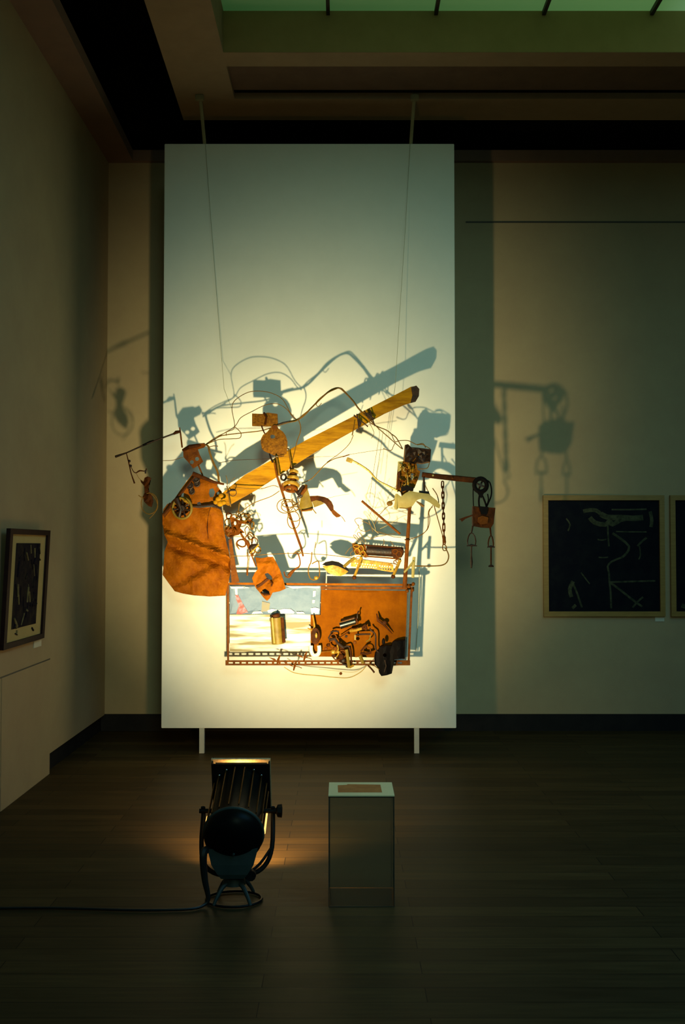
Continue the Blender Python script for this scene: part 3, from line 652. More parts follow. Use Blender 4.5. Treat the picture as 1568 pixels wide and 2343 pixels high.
# pale shell
sh = [(903,1134),(911,1131),(918,1136),(927,1129),(938,1123),(948,1125),(965,1128),(981,1130),(991,1138),(1001,1146),(1008,1156),(1006,1163),(995,1158),(985,1150),(975,1145),(965,1141),(957,1143),(952,1147),(944,1158),(931,1162),(915,1161),(908,1166),(901,1160),(904,1148)]
she = MB().plate(sh, .40, .02, step=6, h=lambda x,y:.03*math.cos((y-1142)/16)).build('pale_shell', 'cream', A, True)
MB().tube(W([(914,1162,.40),(930,1163,.40),(943,1160,.40)]), .004, n=6).build('shell_rim', 'wire', she)
MB().tube(W([(908,1130,.42),(908,1150,.425),(906,1165,.42)]), .009, n=8).build('shell_flange', 'cream', she, True)
MB().tube(W([(953,1147,.40),(962,1153,.40),(970,1159,.40)]), [.004,.009,.010], n=8).build('shell_peg', 'wire', she, True)
wire([(990,1117),(1000,1132),(1004,1148),(1002,1160)], 1.2, .39, par=she)
wire([(993,1155),(1003,1190),(1013,1225),(1017,1240)], 1.2, .36, par=she)
wire([(991,1156),(982,1172),(984,1190),(978,1212),(960,1226)], .9, .36, par=she)
wire([(973,1110),(979,1122),(984,1133)], 1.0, .39, par=she)
MB().ball(D(892,1152,.36), 6*PX, (1.2,.6,1)).build('rag_knot', 'wire', A, True)
wire([(893,1154),(880,1166),(866,1182),(858,1200)], .8, .35, m='wire')
wire([(893,1148),(905,1142),(912,1134)], 1.4, .37)
# diagonal stick
MB().tube(W([(828,1146,.33),(872,1184,.33),(916,1222,.33)]), .0085, n=8).build('diagonal_stick', 'rust_dark', A, True)
for pts in ([(848,1105),(838,1140),(846,1165),(868,1172),(884,1160)], [(866,1148),(856,1175),(872,1196),(892,1186),(886,1165)], [(840,1180),(850,1205),(868,1222)], [(843,1176),(856,1200),(860,1216)], [(870,1210),(890,1200),(920,1182),(936,1178)]):
    wire(pts, .5, .33, m='pale_wire')
# --- boom arm
bo = MB().tube(W([(966,1086,.38),(1000,1090,.38),(1040,1094,.38),(1090,1099,.38)]), [.018,.018,.020,.020], n=8, flat=(1,.6)).build('boom_arm', 'rust_deep', A, True)
MB().lathe(D(991,1088,.395), (0,-1,0), [(0,.007),(.01,.006)]).build('boom_bolt', 'cream', bo, True)
MB().lathe(D(1035,1094,.395), (0,-1,0), [(0,.006),(.01,.005)]).build('boom_bolt', 'rust_dark', bo, True)
MB().tube(W([(970,1092,.39),(971,1125,.39)]), .0075, n=8).tube(W([(959,1126,.39),(982,1128,.39)]), .011, n=8, flat=(1,.8)).build('boom_bracket', 'iron', bo)
# pulley wheel at the boom end
pu = MB().ring(D(1100,1110,.39), (0,1,0), 14*PX, 5*PX, ell=1.05).build('pulley_wheel', 'black_iron', A, True)
m_ = MB(); m_.lathe(D(1100,1110,.40), (0,1,0), [(-.012,.012),(.03,.014)])
for k in range(4):
    t = .4+k*math.pi/2; m_.tube([D(1100,1110,.39), D(1100+14*math.cos(t),1110+14*math.sin(t),.39)], .007, n=6)
m_.build('pulley_hub', 'iron', pu, True)
MB().plate([(1088,1120),(1112,1120),(1106,1132),(1102,1140),(1096,1132)], .40, .025).build('pulley_shackle', 'black_iron', pu)

# --- lower frame
rl = [rect(523+k*14.9, 1515, 523+k*14.9+10, 1518.6) for k in range(28) if 523+k*14.9+10 < 934]
fr = MB().plate(rect(516,1511,939,1522.5), .30, .012, holes=rl).build('slotted_rail', 'rust_dark', A, label='perforated rusty rail')
MB().plate([(519,1334),(524,1334),(524,1512),(520,1512)], .30, .012).build('left_stile', 'rust_dark', fr)
MB().plate([(524,1333),(948,1336),(948,1341),(524,1338)], .31, .014).build('top_bar', 'rust', fr)
MB().plate([(734,1341.5),(948,1343),(948,1349),(734,1348)], .315, .014).build('top_bar', 'rust_dark', fr)
MB().plate([(940,1345),(945,1345),(938,1514),(933,1514)], .305, .012).build('right_stile', 'rust_dark', fr)
MB().plate([(934,1352),(936.5,1352),(930,1510),(928,1510)], .30, .010).build('inner_stile', 'teal', fr)
# second rail behind, thin
wire([(960,1300),(958,1400),(952,1490)], .0+.8, .06, m='string')
# sheets held in the frame
bs = MB().plate([(526,1340),(600,1339),(734,1341),(733,1372),(732,1406),(640,1406),(560,1405),(526,1405)], .285, .004, step=9, h=lambda x,y:.003*math.sin(x*.11)*math.sin(y*.2)+(.010*math.sin(x*.25) if y>1398 or y<1345 else 0)).build('blue_grey_sheet', 'steel', A)
MB().plate([(537,1362),(545,1361),(556,1381),(570,1405),(541,1405),(546,1385)], .293, .003, step=6).build('red_wedge', 'red', bs)
MB().plate([(600,1376),(618,1380),(616,1398),(598,1400)], .293, .003, step=6).build('yellow_stain', 'stain', bs)
MB().plate([(526,1406),(711,1406),(711,1478),(690,1484),(620,1484),(560,1492),(526,1492)], .27, .004).build('streaked_sheet', 'streak', A)
MB().plate([(735,1349),(932,1352),(931,1400),(927,1508),(880,1505),(800,1503),(735,1502),(711,1502),(711,1407),(734,1407)], .29, .005, step=12, h=lambda x,y:.004*math.sin(x*.05+y*.04)).build('orange_panel', 'rust_flat', A)
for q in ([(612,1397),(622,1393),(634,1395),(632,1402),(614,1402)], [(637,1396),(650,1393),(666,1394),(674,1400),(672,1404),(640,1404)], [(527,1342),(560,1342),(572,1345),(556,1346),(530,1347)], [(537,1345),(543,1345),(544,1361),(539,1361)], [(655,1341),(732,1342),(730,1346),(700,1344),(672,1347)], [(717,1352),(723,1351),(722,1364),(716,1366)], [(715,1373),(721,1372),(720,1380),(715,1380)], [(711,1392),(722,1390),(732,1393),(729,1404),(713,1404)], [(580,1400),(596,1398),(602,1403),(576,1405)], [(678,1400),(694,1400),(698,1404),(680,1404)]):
    MB().plate(q, .294, .004, step=5).build('painted_highlight', 'white_enamel', bs)  # highlights of the sheet painted as thin white strips
# rust canister in front
a_, b_ = D(632,1412,.34), D(637,1472,.34)
cn = MB().lathe(a_, b_-a_, [(0,.030),(.003,.047),(.02,.047),(.03,.043),(.08,.045),(.15,.046),(.185,.044),(.188,.03)]).build('rusty_canister', 'olive', A, True)
MB().lathe(D(629,1404,.34), D(632,1414,.34)-D(629,1404,.34), [(0,.022),(.008,.032),(.03,.032)]).build('canister_lid', 'rust_deep', cn, True)
MB().tube([D(623,1413,.39), D(628,1472,.39)], .006, n=6).build('canister_seam', 'cream', cn)
MB().tube([D(646,1413,.375), D(650,1470,.375)], .012, n=8).build('dark_band', 'rust_deep', cn)
# butterfly clips on the rail
for x, y in ((637,1509),(675,1522),(698,1502)):
    c_ = MB().tube([D(x-3,y+20-8,.35), D(x,y,.36), D(x+4,y-10,.35)], [.005,.010,.005], n=6).build('wing_clip', 'rust_dark', A, True)
    MB().plate([(x-22,y-5),(x-8,y-2),(x-3,y+4),(x-12,y+1)], .35, .006).build('clip_wing', 'rust_dark', c_)
    MB().tube(W([(x,y+2,.35),(x+10,y+4,.35),(x+16,y+7,.35)]), .003, n=5).build('clip_tail', 'rust_dark', c_)
wire([(650,1526),(670,1538),(695,1543),(730,1546),(770,1550),(800,1550),(825,1538),(838,1524)], 1.1, .30, m='pale_wire')
wire([(730,1531),(770,1535),(808,1538),(828,1530)], .5, .30, m='pale_wire')
wire([(698,1506),(720,1495),(760,1490)], .8, .33)
# white horseshoe
MB().tube(W([(712,1477,.36),(712,1488,.36),(716,1498,.36),(722,1500,.36),(729,1496,.36),(731,1486,.36),(730,1477,.36)]), .013, n=8, smooth=3, flat=(1,.5)).build('horseshoe', 'white_enamel', A, True)
# yellow elbow bracket and dark oval
MB().tube(W([(716,1408,.35),(719,1425,.35),(720,1434,.35),(716,1443,.35),(704,1437,.35)]), [.0045,.006,.007,.009,.004], n=8).build('yellow_elbow', 'brass', A, True)
ov = MB().plate(circ(722,1456,11,16,19), .36, .03, step=6, h=lambda x,y:.02*math.cos((x-722)/8)).build('oval_float', 'rust_deep', A, True)
MB().ball(D(724,1454,.40), 4*PX, (.7,.5,1.6)).build('float_highlight_boss', 'brass', ov, True)
# chrome cylinder
a_, b_ = D(777,1432,.37), D(815,1421,.37)
cc = MB().lathe(a_, b_-a_, [(0,.018),(.004,.026),(.115,.026),(.119,.01)]).build('chrome_cylinder', 'chrome', A, True)
MB().tube(W([(783,1421,.36),(800,1417,.36),(812,1413,.36)]), .008, n=8).build('cylinder_bracket', 'iron', cc, True)
MB().tube(W([(812,1414,.37),(818,1415,.38),(818,1406,.38),(821,1398,.37)]), .0045, n=8, smooth=3).build('cylinder_handle', 'iron', cc, True)
MB().lathe(b_, b_-a_, [(0,.022),(.01,.024),(.014,.01)]).build('cylinder_cap', 'rust_deep', cc, True)
# diagonal rod with knuckle
MB().tube(W([(862,1404,.34),(866,1420,.35),(878,1428,.35),(898,1450,.33)]), [.004,.011,.010,.002], n=8).build('crooked_rod', 'rust_deep', A, True)
MB().ball(D(880,1425,.35), 6*PX, (1,.6,.9)).build('rod_knuckle', 'rust_deep', A, True)
# gearwork tangle on the orange panel
gt = MB().plate([(764,1488),(772,1480),(780,1474),(786,1480),(790,1490),(797,1502),(798,1516),(800,1526),(794,1528),(788,1520),(778,1516),(770,1508)], .37, .03, step=6, h=lambda x,y:.02*math.sin(x*.4)*math.cos(y*.3)).build('gearwork', 'rust_deep', A)
for pts, r, mm in (([(757,1447),(765,1444),(776,1445)], .006, 'iron'), ([(758,1450),(752,1460),(758,1466)], .005, 'iron'), ([(756,1464),(766,1462),(772,1470),(786,1482)], .010, 'iron'),
        ([(786,1482),(796,1478),(800,1482)], .006, 'iron'), ([(800,1482),(803,1495),(804,1512),(807,1524)], .006, 'rust_deep'), ([(790,1455),(795,1457)], .009, 'iron'),
        ([(800,1444),(815,1442),(828,1438)], .010, 'brass'), ([(828,1440),(836,1430),(838,1442)], .010, 'rust_deep'), ([(775,1460),(795,1447),(820,1436)], .0035, 'rust_deep'),
        ([(814,1452),(832,1451),(848,1451)], .006, 'iron'), ([(813,1453),(813,1464)], .005, 'cream'), ([(848,1453),(846,1463),(838,1468)], .004, 'olive'),
        ([(846,1437),(850,1443),(857,1448),(860,1458),(860,1484),(866,1492)], .0055, 'iron'), ([(826,1490),(834,1480),(842,1476)], .005, 'rust_deep'),
        ([(825,1494),(838,1496),(850,1492)], .009, 'rust_deep'), ([(824,1500),(828,1510),(832,1518)], .012, 'olive'), ([(793,1486),(796,1505),(799,1528)], .012, 'olive'),
        ([(768,1495),(774,1486),(772,1476)], .006, 'brass'), ([(770,1504),(776,1494)], .005, 'brass'), ([(842,1522),(850,1530),(857,1539)], .006, 'rust_deep'),
        ([(842,1520),(858,1524),(868,1532)], .003, 'wire'), ([(784,1520),(793,1522),(793,1527)], .006, 'iron'), ([(810,1522),(800,1527)], .008, 'brass')):
    MB().tube(W(pts, .385), r, n=8, smooth=2).build('bent_linkage', mm, gt, True)
for x, y, s_, mm in ((763,1492,6,'brass'),(774,1492,4,'brass'),(764,1500,5,'rust_deep'),(781,1503,7,'rust_deep'),(786,1512,6,'iron'),(780,1541,3.5,'rust_dark'),(768,1484,5,'rust_dark'),(746,1484,4,'rust_dark'),(752,1476,3.5,'rust_deep'),(812,1470,4,'rust_dark')):
    MB().ball(D(x,y,.39 if y < 1530 else .31), s_*PX, (1,.6,1)).build('gear_lump', mm, gt, True)
for x,y,r in ((763,1475,9),(772,1500,10),(784,1496,8),(840,1488,8),(763,1458,7)):
    MB().ring(D(x,y,.38), (.2,1,.1), r*PX, .0045).build('gear_ring', 'rust_dark', gt, True)
# black camera-like lump
bk = MB().plate([(903,1467),(915,1465),(929,1464),(928,1490),(927,1507),(914,1508),(903,1509),(900,1525),(897,1541),(886,1545),(873,1547),(868,1540),(866,1530),(858,1520),(857,1506),(859,1494),(866,1488),(871,1480),(885,1477),(897,1478),(899,1470)], .38, .06, holes=[circ(881,1499,4.5,10)], step=8, h=lambda x,y:.012*math.cos(x*.2)).build('black_box_lump', 'black_iron', A)
MB().ball(D(878,1468,.38), 5*PX, (.8,.6,1.6)).build('small_black_knob', 'black_iron', bk, True)
MB().tube(W([(881,1510,.39),(884,1524,.395),(880,1538,.39)]), .006, n=8).build('handle_bar', 'iron', bk, True)

# ------------------------------------------------------------------ things dangling from the assemblage
# chain with hook
ch = thing('chain', D(1017,1258,.40), 'rusty chain with an open hook hanging below the boom arm', 'chain')
y = 1103; k = 0
while y < 1240:
    L = 12 if y < 1190 else 15
    x = 1013+ (y-1103)*.03
    if k % 2 == 0: m_ = MB().tube(W([(x-2.2,y),(x-2.2,y+L),(x,y+L+2),(x+2.2,y+L),(x+2.2,y),(x,y-2)], .40), .0048, closed=True, n=6, smooth=2)
    else: m_ = MB().tube([D(x,y-2,.40),D(x,y,.407),D(x,y+L,.407),D(x,y+L+2,.40),D(x,y+L,.393),D(x,y,.393)], .0048, closed=True, n=6, smooth=2)
    m_.build('link', 'rust_dark' if y > 1190 else 'rust_deep', ch, True)
    y += L; k += 1
MB().tube(W([(1015,1225,.405),(1018,1242,.405)]), .011, n=8).build('shank', 'rust_dark', ch, True)
MB().tube(W([(1017,1240),(1013,1250),(1015,1259),(1021,1259),(1022,1252),(1018,1246)], .40), .004, n=6, smooth=3).build('hook', 'wire', ch, True)
# block of the pulley with turnbuckles
bx = thing('counterweight', D(1105,1208,.39), 'rusty block slung under the pulley wheel with two hanging turnbuckles', 'weight')
blk = MB().plate([(1083,1158),(1108,1160),(1134,1162),(1132,1180),(1130,1198),(1124,1208),(1103,1207),(1083,1203),(1082,1180)], .41, .06, step=9, h=lambda x,y:.006*math.sin(x*.3)*math.sin(y*.25)).build('block', 'rust_deep', bx)
MB().plate([(1094,1184),(1104,1180),(1118,1184),(1116,1198),(1100,1200),(1093,1194)], .42, .01).build('rusted_patch', 'rust_dark', blk)
MB().plate([(1096,1158),(1118,1160),(1114,1178),(1102,1177)], .425, .02).build('dark_saddle', 'black_iron', blk)
for pts, r in (([(1083,1112),(1083,1135),(1084,1160)], .004), ([(1112,1098),(1121,1104),(1125,1120),(1124,1135),(1119,1148),(1114,1160)], .0055), ([(1098,1132),(1096,1145),(1097,1160)], .007), ([(1104,1134),(1110,1148),(1114,1160)], .007), ([(1116,1130),(1118,1145),(1112,1160)], .005)):
    MB().tube(W(pts, .39), r, n=6, smooth=3).build('sling', 'black_iron', bx, True)
MB().plate([(1050,1188),(1066,1182),(1080,1178),(1080,1181),(1066,1187),(1057,1194),(1055,1190)], .40, .012).tube(W([(1076,1180,.395),(1088,1178,.395)]), .004).build('wing_lever', 'rust_deep', bx)
for (x0, y0_, x1, lx, rx_, ty, by, end, mm) in ((1082,1203,1079,1071,1088,1222,1247,1300,'iron'), (1122,1207,1124,1118,1129,1228,1250,1294,'rust_deep')):
    t_ = MB().tube(W([(x0,y0_),((x0+x1)/2,(y0_+ty)/2),(x1,ty-2)], .39), [.007,.006,.005], n=6).build('turnbuckle', mm, bx, True)
    MB().tube(W([(x1,ty-3),(lx+1,ty+6),(lx,by),(rx_,by),(rx_-1,ty+6)], .39), .0048, closed=True, n=6, smooth=2).build('turnbuckle_frame', mm, t_, True)
    MB().tube(W([(lx-3,by+2),(x1,by),(rx_+4,by+2)], .39), [.003,.008,.003], n=8).build('cross_nut', 'iron', t_, True)
    MB().tube(W([(x1,by),(x1,end-14),(x1,end)], .39), [.005,.0055,.005], n=8).build('threaded_rod', mm, t_, True)
    if x1 > 1100: MB().tube(W([(x1-6,end+2),(x1,end),(x1+6,end+2)], .39), [.004,.011,.004], n=8).build('end_cap', 'iron', t_, True)
    else: MB().tube(W([(x1,end-30),(x1,end-14),(x1,end)], .39), [.005,.010,.005], n=8).build('end_cap', 'iron', t_, True)
# tool bundle dangling at the far left
dg = thing('tool_bundle', D(340,1190,.36), 'dark bundle of old iron tools with a wire hoop dangling from the long rod', 'tools')
MB().tube(W([(289,1036),(294,1055),(300,1083),(308,1106)], .35), [.003,.0045,.004,.006], n=6).build('pendant_rod', 'rust_deep', dg, True)
MB().ball(D(296,1055,.35), .010).ball(D(299,1066,.35), .010).build('rod_joint', 'iron', dg, True)
MB().tube(W([(299,1066),(305,1078),(311,1082),(320,1077),(333,1078),(335,1072)], .35), [.002,.003,.004,.006,.003,.005], n=6, smooth=3).build('linking_wire', 'rust_deep', dg, True)
MB().plate([(331,1076),(335,1074),(334,1084),(331,1083)], .355, .01).build('link_tag', 'iron', dg)
MB().plate([(321,1098),(328,1103),(331,1093),(338,1090),(345,1093),(342,1104),(339,1118),(341,1127),(347,1134),(350,1146),(346,1160),(340,1158),(330,1148),(327,1136),(331,1127),(330,1112),(323,1104)], .36, .03, step=7, h=lambda x,y:.01*math.sin(x*.5+y*.3)).build('iron_tool', 'rust_deep', dg, True)
MB().ring(D(342,1152,.36), (.1,1,0), 19*PX, .003, ell=1.25).tube(W([(317,1133),(322,1137),(330,1138)], .36), .003).build('wire_hoop', 'wire', dg, True)
MB().tube(W([(344,1128),(356,1142),(361,1160),(352,1176),(342,1186)], .37), .0028, n=6, smooth=3).build('wire_hoop', 'wire', dg, True)
wire([(312,1083),(318,1094),(328,1102)], .5, .35, par=dg)

# ------------------------------------------------------------------ stage lamp on the floor
TIL = math.radians(20); ax = Vector((0, math.cos(TIL), math.sin(TIL))); up = Vector((0, -math.sin(TIL), math.cos(TIL))); sx_ = Vector((1,0,0))
LX = -.46
Bc = LAMP_F - ax*.40
ROT = Matrix((sx_, ax, up)).transposed()
lamp = thing('stage_lamp', (LX, 4.5, 0), 'black stage spotlight standing on the wooden floor, aimed up at the hanging sculpture', 'lamp')
def LP(u, a, v): return Bc + sx_*u + ax*a + up*v
hs = MB().lathe(Bc, ax, [(.0,.118),(.03,.120),(.07,.110),(.36,.112),(.375,.118)], n=40, cap=False); hs.lathe(LP(0,.01,0), ax, [(0,.1),(.004,.1)], n=40)
hs = hs.build('housing', 'lampblack', lamp, True)
MB().ring(LP(0,.028,0), ax, .122, .0085, n=40).build('rear_ring', 'teal', hs, True)
MB().lathe(Bc, ax, [(-.055,.012),(-.052,.05),(-.040,.085),(-.018,.112),(0,.124),(.02,.124)], n=40).build('rear_cap', 'lampblack', lamp, True)
MB().lathe(LP(.006,-.05,-.045), ax, [(-.012,.004),(0,.006)]).build('cap_screw', 'teal', hs, True)
for k in range(12):
    t = math.pi*(-.12 + 1.24*k/11)
    MB().tube([LP(.122*math.cos(t), .06, .122*math.sin(t)), LP(.124*math.cos(t), .345, .124*math.sin(t))], .0034, n=8).build('cooling_fin', 'fin', hs, True)
    if k in (3, 4, 7, 8): MB().ball(LP(.122*math.cos(t), .350, .122*math.sin(t)), .006).build('fin_screw', 'chrome', hs, True)
for u, a0, a1, rr_ in ((.1275,.045,.20,.0050), (-.1285,.05,.165,.0042)):
    MB().tube([LP(u, a0, -.012), LP(u, a1, -.012)], rr_, n=8).build('vent_slot', 'vent', hs, True)
# front square colour-frame holder: hollow box
def ringbox(a0, a1, ho_, hi_):
    m_ = MB(); t = (ho_-hi_)
    for (cu, cv, su, sv) in ((0,(ho_+hi_)/2,2*ho_,t),(0,-(ho_+hi_)/2,2*ho_,t),((ho_+hi_)/2,0,t,2*hi_),(-(ho_+hi_)/2,0,t,2*hi_)):
        m_.box(LP(cu,(a0+a1)/2,cv), (su,a1-a0,sv), ROT, .0)
    return m_
m_ = MB()
NS = 40
sq = lambda t, h: (max(-h, min(h, 1.5*h*math.cos(t))), max(-h, min(h, 1.5*h*math.sin(t))))
vs = []
for k in range(NS):
    t = 2*math.pi*k/NS; x_, y_ = sq(t, .128); vs += [LP(.112*math.cos(t), .36, .112*math.sin(t)), LP(x_, .36, y_), LP(x_, .366, y_), LP(.112*math.cos(t), .366, .112*math.sin(t))]
m_.add(vs, [[k*4+j, ((k+1)%NS)*4+j, ((k+1)%NS)*4+(j+1)%4, k*4+(j+1)%4] for k in range(NS) for j in range(4)])
fp = m_.build('front_plate', 'lampmatte', lamp)
ringbox(.392, .404, .134, .118).build('colour_frame', 'frame_metal', fp)
for u in (-.128, .128):
    MB().box(LP(u, .395, 0), (.006, .06, .25), ROT).build('frame_runner', 'lampmatte', fp)
MB().box(LP(0, .395, -.128), (.25, .06, .006), ROT).build('frame_runner', 'lampmatte', fp)
MB().lathe(LP(0,.368,0), ax, [(0,.104),(.006,.104),(.016,.085),(.022,.04)], n=36).build('lens', 'lens', lamp, True)
# yoke, knobs, stand
piv = .19
yk = MB().tube([LP(-.150,piv,.02), LP(-.150,piv,-.02), Vector((LX-.150,4.58,.22)), Vector((LX-.135,4.55,.14)), Vector((LX-.07,4.53,.10)), Vector((LX+.06,4.53,.10)), Vector((LX+.125,4.55,.13)), Vector((LX+.155,4.58,.20)), LP(.155,piv,-.02), LP(.155,piv,.02)], .011, n=8, smooth=4, flat=(.9,.45)).build('yoke', 'lampmatte', lamp, True)
MB().tube([Vector((LX+.15,4.56,.20)), Vector((LX+.11,4.5,.155)), Vector((LX+.06,4.47,.12))], .006, n=8, smooth=3).build('yoke_brace', 'lampmatte', yk, True)
for s_ in (-1, 1):
    kb = MB().lathe(LP(s_*.112,piv,.0), (s_,0,0), [(0,.010),(.055,.010)]).build('pivot_bolt', 'lampmatte', yk, True)
MB().lathe(LP(.158,piv,.0), (1,0,0), [(0,.012),(.012,.014),(.018,.028),(.036,.030),(.038,.02)], n=8).build('tilt_knob', 'lampmatte', yk, True)
MB().lathe((LX+.07,4.47,.12), (0.2,-1,0), [(-.02,.018),(.01,.026),(.03,.022)], n=10).build('lock_knob', 'lampmatte', yk, True)
# lower socket housing and cast foot
m_ = MB(); vs = []
for (z, hx, hy, yc) in ((.235,.105,.07,4.50),(.17,.088,.065,4.49),(.13,.062,.055,4.48),(.112,.048,.05,4.48)):
    vs += [Vector((LX-hx,yc-hy,z)),Vector((LX+hx,yc-hy,z)),Vector((LX+hx,yc+hy,z)),Vector((LX-hx,yc+hy,z))]
fs = [[3,2,1,0],[12,13,14,15]]
for i in range(3):
    for j in range(4): fs.append([i*4+j, i*4+(j+1)%4, (i+1)*4+(j+1)%4, (i+1)*4+j])
MB().add(vs, [f[::-1] for f in fs]).build('socket_housing', 'teal', lamp)
st = MB().lathe((LX,4.5,.07), (0,0,1), [(0,.05),(.02,.045),(.045,.03)], n=20).build('stand_head', 'teal', lamp, True)
for an in (-75, 15+180, -15, 75, 105+90):
    pass
for an in (-128, -52, 52, 128):
    t = math.radians(an); dx, dy = math.cos(t), math.sin(t)
    MB().tube([Vector((LX+.03*dx,4.5+.03*dy,.085)), Vector((LX+.07*dx,4.5+.06*dy,.07)), Vector((LX+.105*dx,4.5+.09*dy,.035)), Vector((LX+.125*dx,4.5+.105*dy,.006))], [.010,.010,.008,.007], n=8, smooth=3).build('foot', 'teal', st, True)
MB().tube([Vector((LX+.118*math.cos(k*math.pi/12), 4.5+.10*math.sin(k*math.pi/12), .007)) for k in range(24)], .006, closed=True, n=6).build('foot_ring', 'lampmatte', st, True)
# beam
spo = bpy.data.objects.new('lamp_beam', sp); C.objects.link(spo); spo.parent = lamp
q0 = LAMP_F + ax*.005
spo.location = q0 - WPOS[lamp.name]; spo.rotation_euler = (BEAM_TO - q0).to_track_quat('-Z', 'Y').to_euler()
spc = bpy.data.objects.new('lamp_beam_core', sp2); C.objects.link(spc); spc.parent = lamp
spc.location = spo.location; spc.rotation_euler = spo.rotation_euler
# extra spot added below the colour frame to brighten the floor
sl = bpy.data.lights.new('spill_fill', 'SPOT'); sl.energy = 80; sl.color = (1.0, .60, .20); sl.spot_size = math.radians(106); sl.spot_blend = .9; sl.shadow_soft_size = .05
slo = bpy.data.objects.new('spill_fill', sl); C.objects.link(slo); slo.parent = lamp
slo.location = LP(0, .435, -.10) - WPOS[lamp.name]; slo.rotation_euler = Vector((.05, math.sin(math.radians(52)), -math.cos(math.radians(52)))).to_track_quat('-Z', 'Y').to_euler()
# cable
cb = [LP(-.10,-.01,-.05), Vector((LX-.12,4.42,.22)), Vector((LX-.115,4.42,.12)), Vector((LX-.10,4.42,.04)), Vector((LX-.115,4.41,.012)), Vector((LX-.18,4.37,.008)), Vector((LX-.4,4.36,.008)), Vector((-1.2,4.385,.008)), Vector((-1.55,4.38,.008)), Vector((-1.90,4.40,.008))]
tag(MB().tube(cb, [.016,.017,.014,.010,.007,.006,.006,.006,.006,.006], n=8, smooth=6).build('power_cable', 'rubber', None, True), 'black power cable running from the stage lamp left across the floor', 'cable')

# ------------------------------------------------------------------ acrylic pedestal with caption card
x0, x1 = -.057, .2155; yn, yf = 4.42, 4.66; zt = .452
pd = thing('acrylic_pedestal', ((x0+x1)/2, (yn+yf)/2, 0), 'clear acrylic box pedestal on the floor right of the stage lamp', 'pedestal')
for lo, hi in (((x0,yn,.002),(x1,yn+.004,zt)), ((x0,yf-.004,.002),(x1,yf,zt)), ((x0,yn+.004,.002),(x0+.004,yf-.004,zt)), ((x1-.004,yn+.004,.002),(x1,yf-.004,zt))):
    MB().box2(lo, hi).build('side_pane', 'acrylic', pd)
for xx, yy in ((x0,yn),(x1,yn),(x0,yf),(x1,yf)):
    MB().box2((xx-.0015,yy-.0015,0), (xx+.0015,yy+.0015,zt)).build('glued_edge', 'acrylic_edge', pd)
MB().box2((x0,yn-.001,0), (x1,yn+.001,.003)).build('glued_edge', 'acrylic_edge', pd)
MB().box2((x0-.002,yn-.002,zt), (x1+.002,yf+.002,zt+.004)).build('top_pane', 'acrylic', pd)
cardo = MB().box2((x0-.002,yn-.002,zt+.0045), (x1+.002,yf+.002,zt+.009)).build('caption_card', 'paper_w')
tag(cardo, 'white card with an orange printed block lying on the acrylic pedestal', 'card')
mm_ = MB().plate  # printed block on the card
vs = [Vector((x0+.038,yn+.05,zt+.0092)),Vector((x1-.048,yn+.05,zt+.0092)),Vector((x1-.05,yf-.045,zt+.0092)),Vector((x0+.08,yf-.035,zt+.0092)),Vector((x0+.075,yf-.048,zt+.0092)),Vector((x0+.036,yf-.055,zt+.0092))]
m_ = MB(); n_ = len(vs); m_.add(vs+[v-Vector((0,0,.0006)) for v in vs], [list(range(n_)), list(range(n_,2*n_))[::-1]]+[[i,i+n_,(i+1)%n_+n_,(i+1)%n_] for i in range(n_)])
m_.build('printed_block', 'paper_o', cardo)

# ------------------------------------------------------------------ pictures
def stroke(m_, pts, r, Y, mi):
    m_.mi = mi
    m_.tube([U(p[0], p[1], Y) for p in pts], r, n=6, smooth=2, flat=(1,.08)); m_.mi = 0
def picture(px0, py0, px1, py1, label, strokes):
    Y = YB
    a = U(px0, py1, Y-.03); c = U(px1, py0, Y-.03); lo, hi = (a.x, a.z), (c.x, c.z)
    t = thing('framed_print', ((lo[0]+hi[0])/2, Y-.015, lo[1]), label, 'picture', 'framed prints on the back wall')
    fw = .042
    for l, h in (((lo[0],lo[1]),(hi[0],lo[1]+fw)),((lo[0],hi[1]-fw),(hi[0],hi[1])),((lo[0],lo[1]+fw),(lo[0]+fw,hi[1]-fw)),((hi[0]-fw,lo[1]+fw),(hi[0],hi[1]-fw))):
        MB().box2((l[0],Y-.032,l[1]),(h[0],Y-.002,h[1]),.002).build('frame_rail', 'oak', t)
    m_ = MB(); m_.box2((lo[0]+fw,Y-.014,lo[1]+fw),(hi[0]-fw,Y-.004,hi[1]-fw))
    for pts, r, mi in strokes: stroke(m_, pts, r, Y-.0145, mi)
    m_.build('print', ['ink2','chalk'], t)
    return t
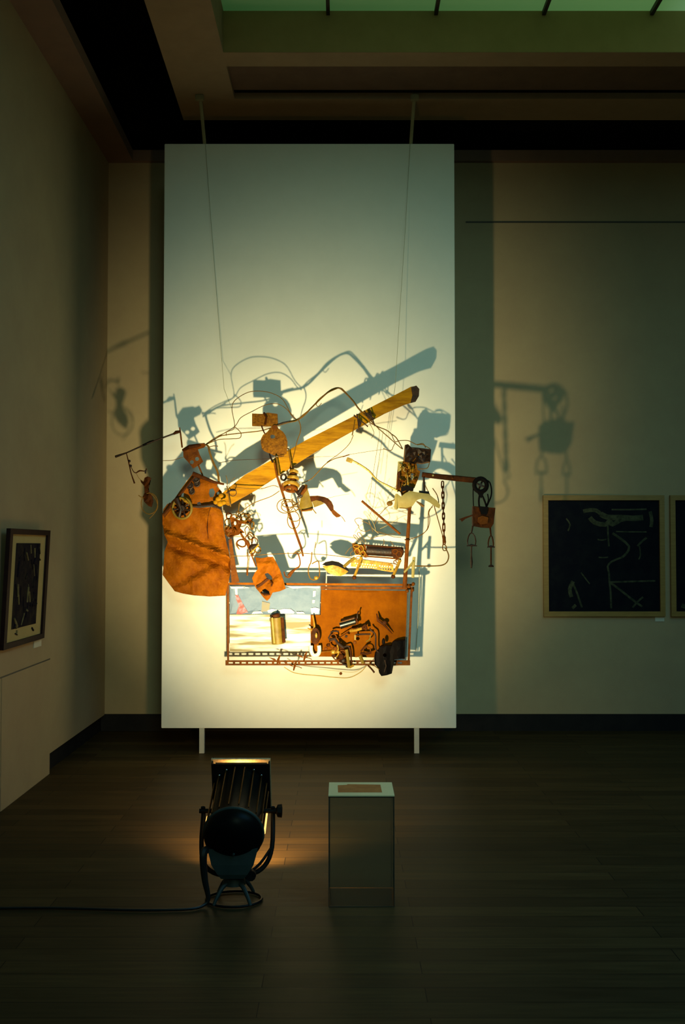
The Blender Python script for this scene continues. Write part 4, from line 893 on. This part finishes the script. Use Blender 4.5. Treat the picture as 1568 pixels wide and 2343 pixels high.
s1 = [([(1335,1170),(1350,1167),(1365,1168),(1375,1176)], .018, 1), ([(1350,1184),(1362,1196),(1385,1200),(1400,1190)], .022, 1), ([(1375,1176),(1392,1184),(1420,1184),(1450,1186),(1472,1184)], .026, 1),
      ([(1388,1192),(1402,1200),(1420,1190),(1440,1186)], .02, 1), ([(1400,1166),(1440,1166),(1480,1165)], .008, 1), ([(1488,1170),(1492,1190),(1490,1206)], .016, 1), ([(1391,1200),(1392,1230),(1394,1250)], .008, 1),
      ([(1402,1220),(1420,1232),(1440,1250),(1434,1266),(1424,1275)], .011, 1), ([(1410,1216),(1440,1217),(1480,1217)], .006, 1), ([(1480,1230),(1464,1244),(1460,1250)], .010, 1),
      ([(1424,1275),(1400,1285),(1391,1296),(1394,1310),(1395,1330),(1398,1360),(1399,1392)], .009, 1), ([(1396,1332),(1430,1331),(1460,1330),(1500,1329)], .008, 1), ([(1398,1334),(1420,1350),(1445,1370),(1470,1388)], .010, 1),
      ([(1472,1366),(1460,1376),(1448,1390)], .009, 1), ([(1296,1186),(1305,1200),(1300,1215)], .007, 1), ([(1312,1330),(1304,1348),(1308,1366)], .018, 1), ([(1312,1336),(1322,1360),(1332,1390)], .009, 1),
      ([(1318,1384),(1310,1392)], .014, 1), ([(1330,1310),(1345,1330),(1350,1336)], .006, 1), ([(1370,1275),(1380,1276),(1392,1275)], .006, 1), ([(1368,1234),(1376,1236),(1388,1234)], .006, 1), ([(1464,1250),(1466,1270),(1462,1280)], .006, 1)]
picture(1245, 1133, 1521, 1411, 'oak framed dark print of pale scaffold lines, complete, on the right part of back wall', s1)
picture(1537, 1133, 1813, 1411, 'oak framed dark print cut off by the right edge of the photo', [([(1560,1385),(1590,1392),(1620,1380)], .02, 1), ([(1600,1180),(1680,1190),(1760,1200)], .02, 1), ([(1640,1200),(1700,1300),(1720,1380)], .01, 1), ([(1780,1180),(1700,1280),(1640,1390)], .01, 1)])
a = U(1499,1422,YB); c = U(1520,1410,YB)
tag(MB().box2((a.x,YB-.006,a.z),(c.x,YB-.0005,c.z),.001).build('wall_label', 'label'), 'small white wall label at the lower right corner of the dark print', 'label')
# left wall picture leaning out at the top
f_near, f_far = 5.93, 6.74; zb, ztp = .915, 1.603; XW = XL+.006
lpct = thing('framed_drawing', (XL+.02, (f_near+f_far)/2, zb), 'dark framed drawing with a wide cream mount on the left wall', 'picture')
def LQ(y, z, off=0):   # picture plane tips forwards towards its top
    return Vector((XW + .012 + .034*(z-zb)/(ztp-zb) + off, y, z))
def slab(y0_, z0_, y1_, z1_, o0, o1, m_=None):
    m_ = m_ or MB()
    q = [(y0_,z0_),(y1_,z0_),(y1_,z1_),(y0_,z1_)]
    return m_.add([LQ(y,z,o0) for y,z in q]+[LQ(y,z,o1) for y,z in q], [[0,3,2,1],[4,5,6,7],[0,1,5,4],[1,2,6,5],[2,3,7,6],[3,0,4,7]])
fw = .032
for q in ((f_near,zb,f_far,zb+fw),(f_near,ztp-fw,f_far,ztp),(f_near,zb+fw,f_near+fw*1.6,ztp-fw),(f_far-fw*1.6,zb+fw,f_far,ztp-fw)):
    slab(*q, -.012, .012).build('frame_rail', 'dark_frame', lpct)
slab(f_near+fw, zb+fw, f_far-fw, ztp-fw, -.010, -.002).build('mount', 'mat_board', lpct)
m_ = MB(); slab(6.09, 1.02, 6.57, 1.52, -.001, .001, m_)
rr = random.Random(5)
for k in range(46):
    m_.mi = 1 if rr.random() < .35 else 0
    y = rr.uniform(6.10, 6.56); z = rr.uniform(.99, 1.50); dy, dz = rr.uniform(-.06,.06), rr.uniform(-.10,.10)
    if z > 1.2 and m_.mi == 1 and rr.random() < .5: continue
    m_.tube([LQ(min(max(y,6.08),6.58), z, .0015), LQ(min(max(y+dy,6.08),6.58), min(max(z+dz,.98),1.51), .0015)], rr.uniform(.002,.009), n=5, flat=(1,1))
m_.build('drawing', ['ink','chalk2'], lpct)
a = XL
tag(MB().box2((XL+.0005, 6.60, .862), (XL+.006, 6.76, .905), .001).build('wall_label', 'label'), 'small card label on the left wall under the dark framed drawing', 'label')
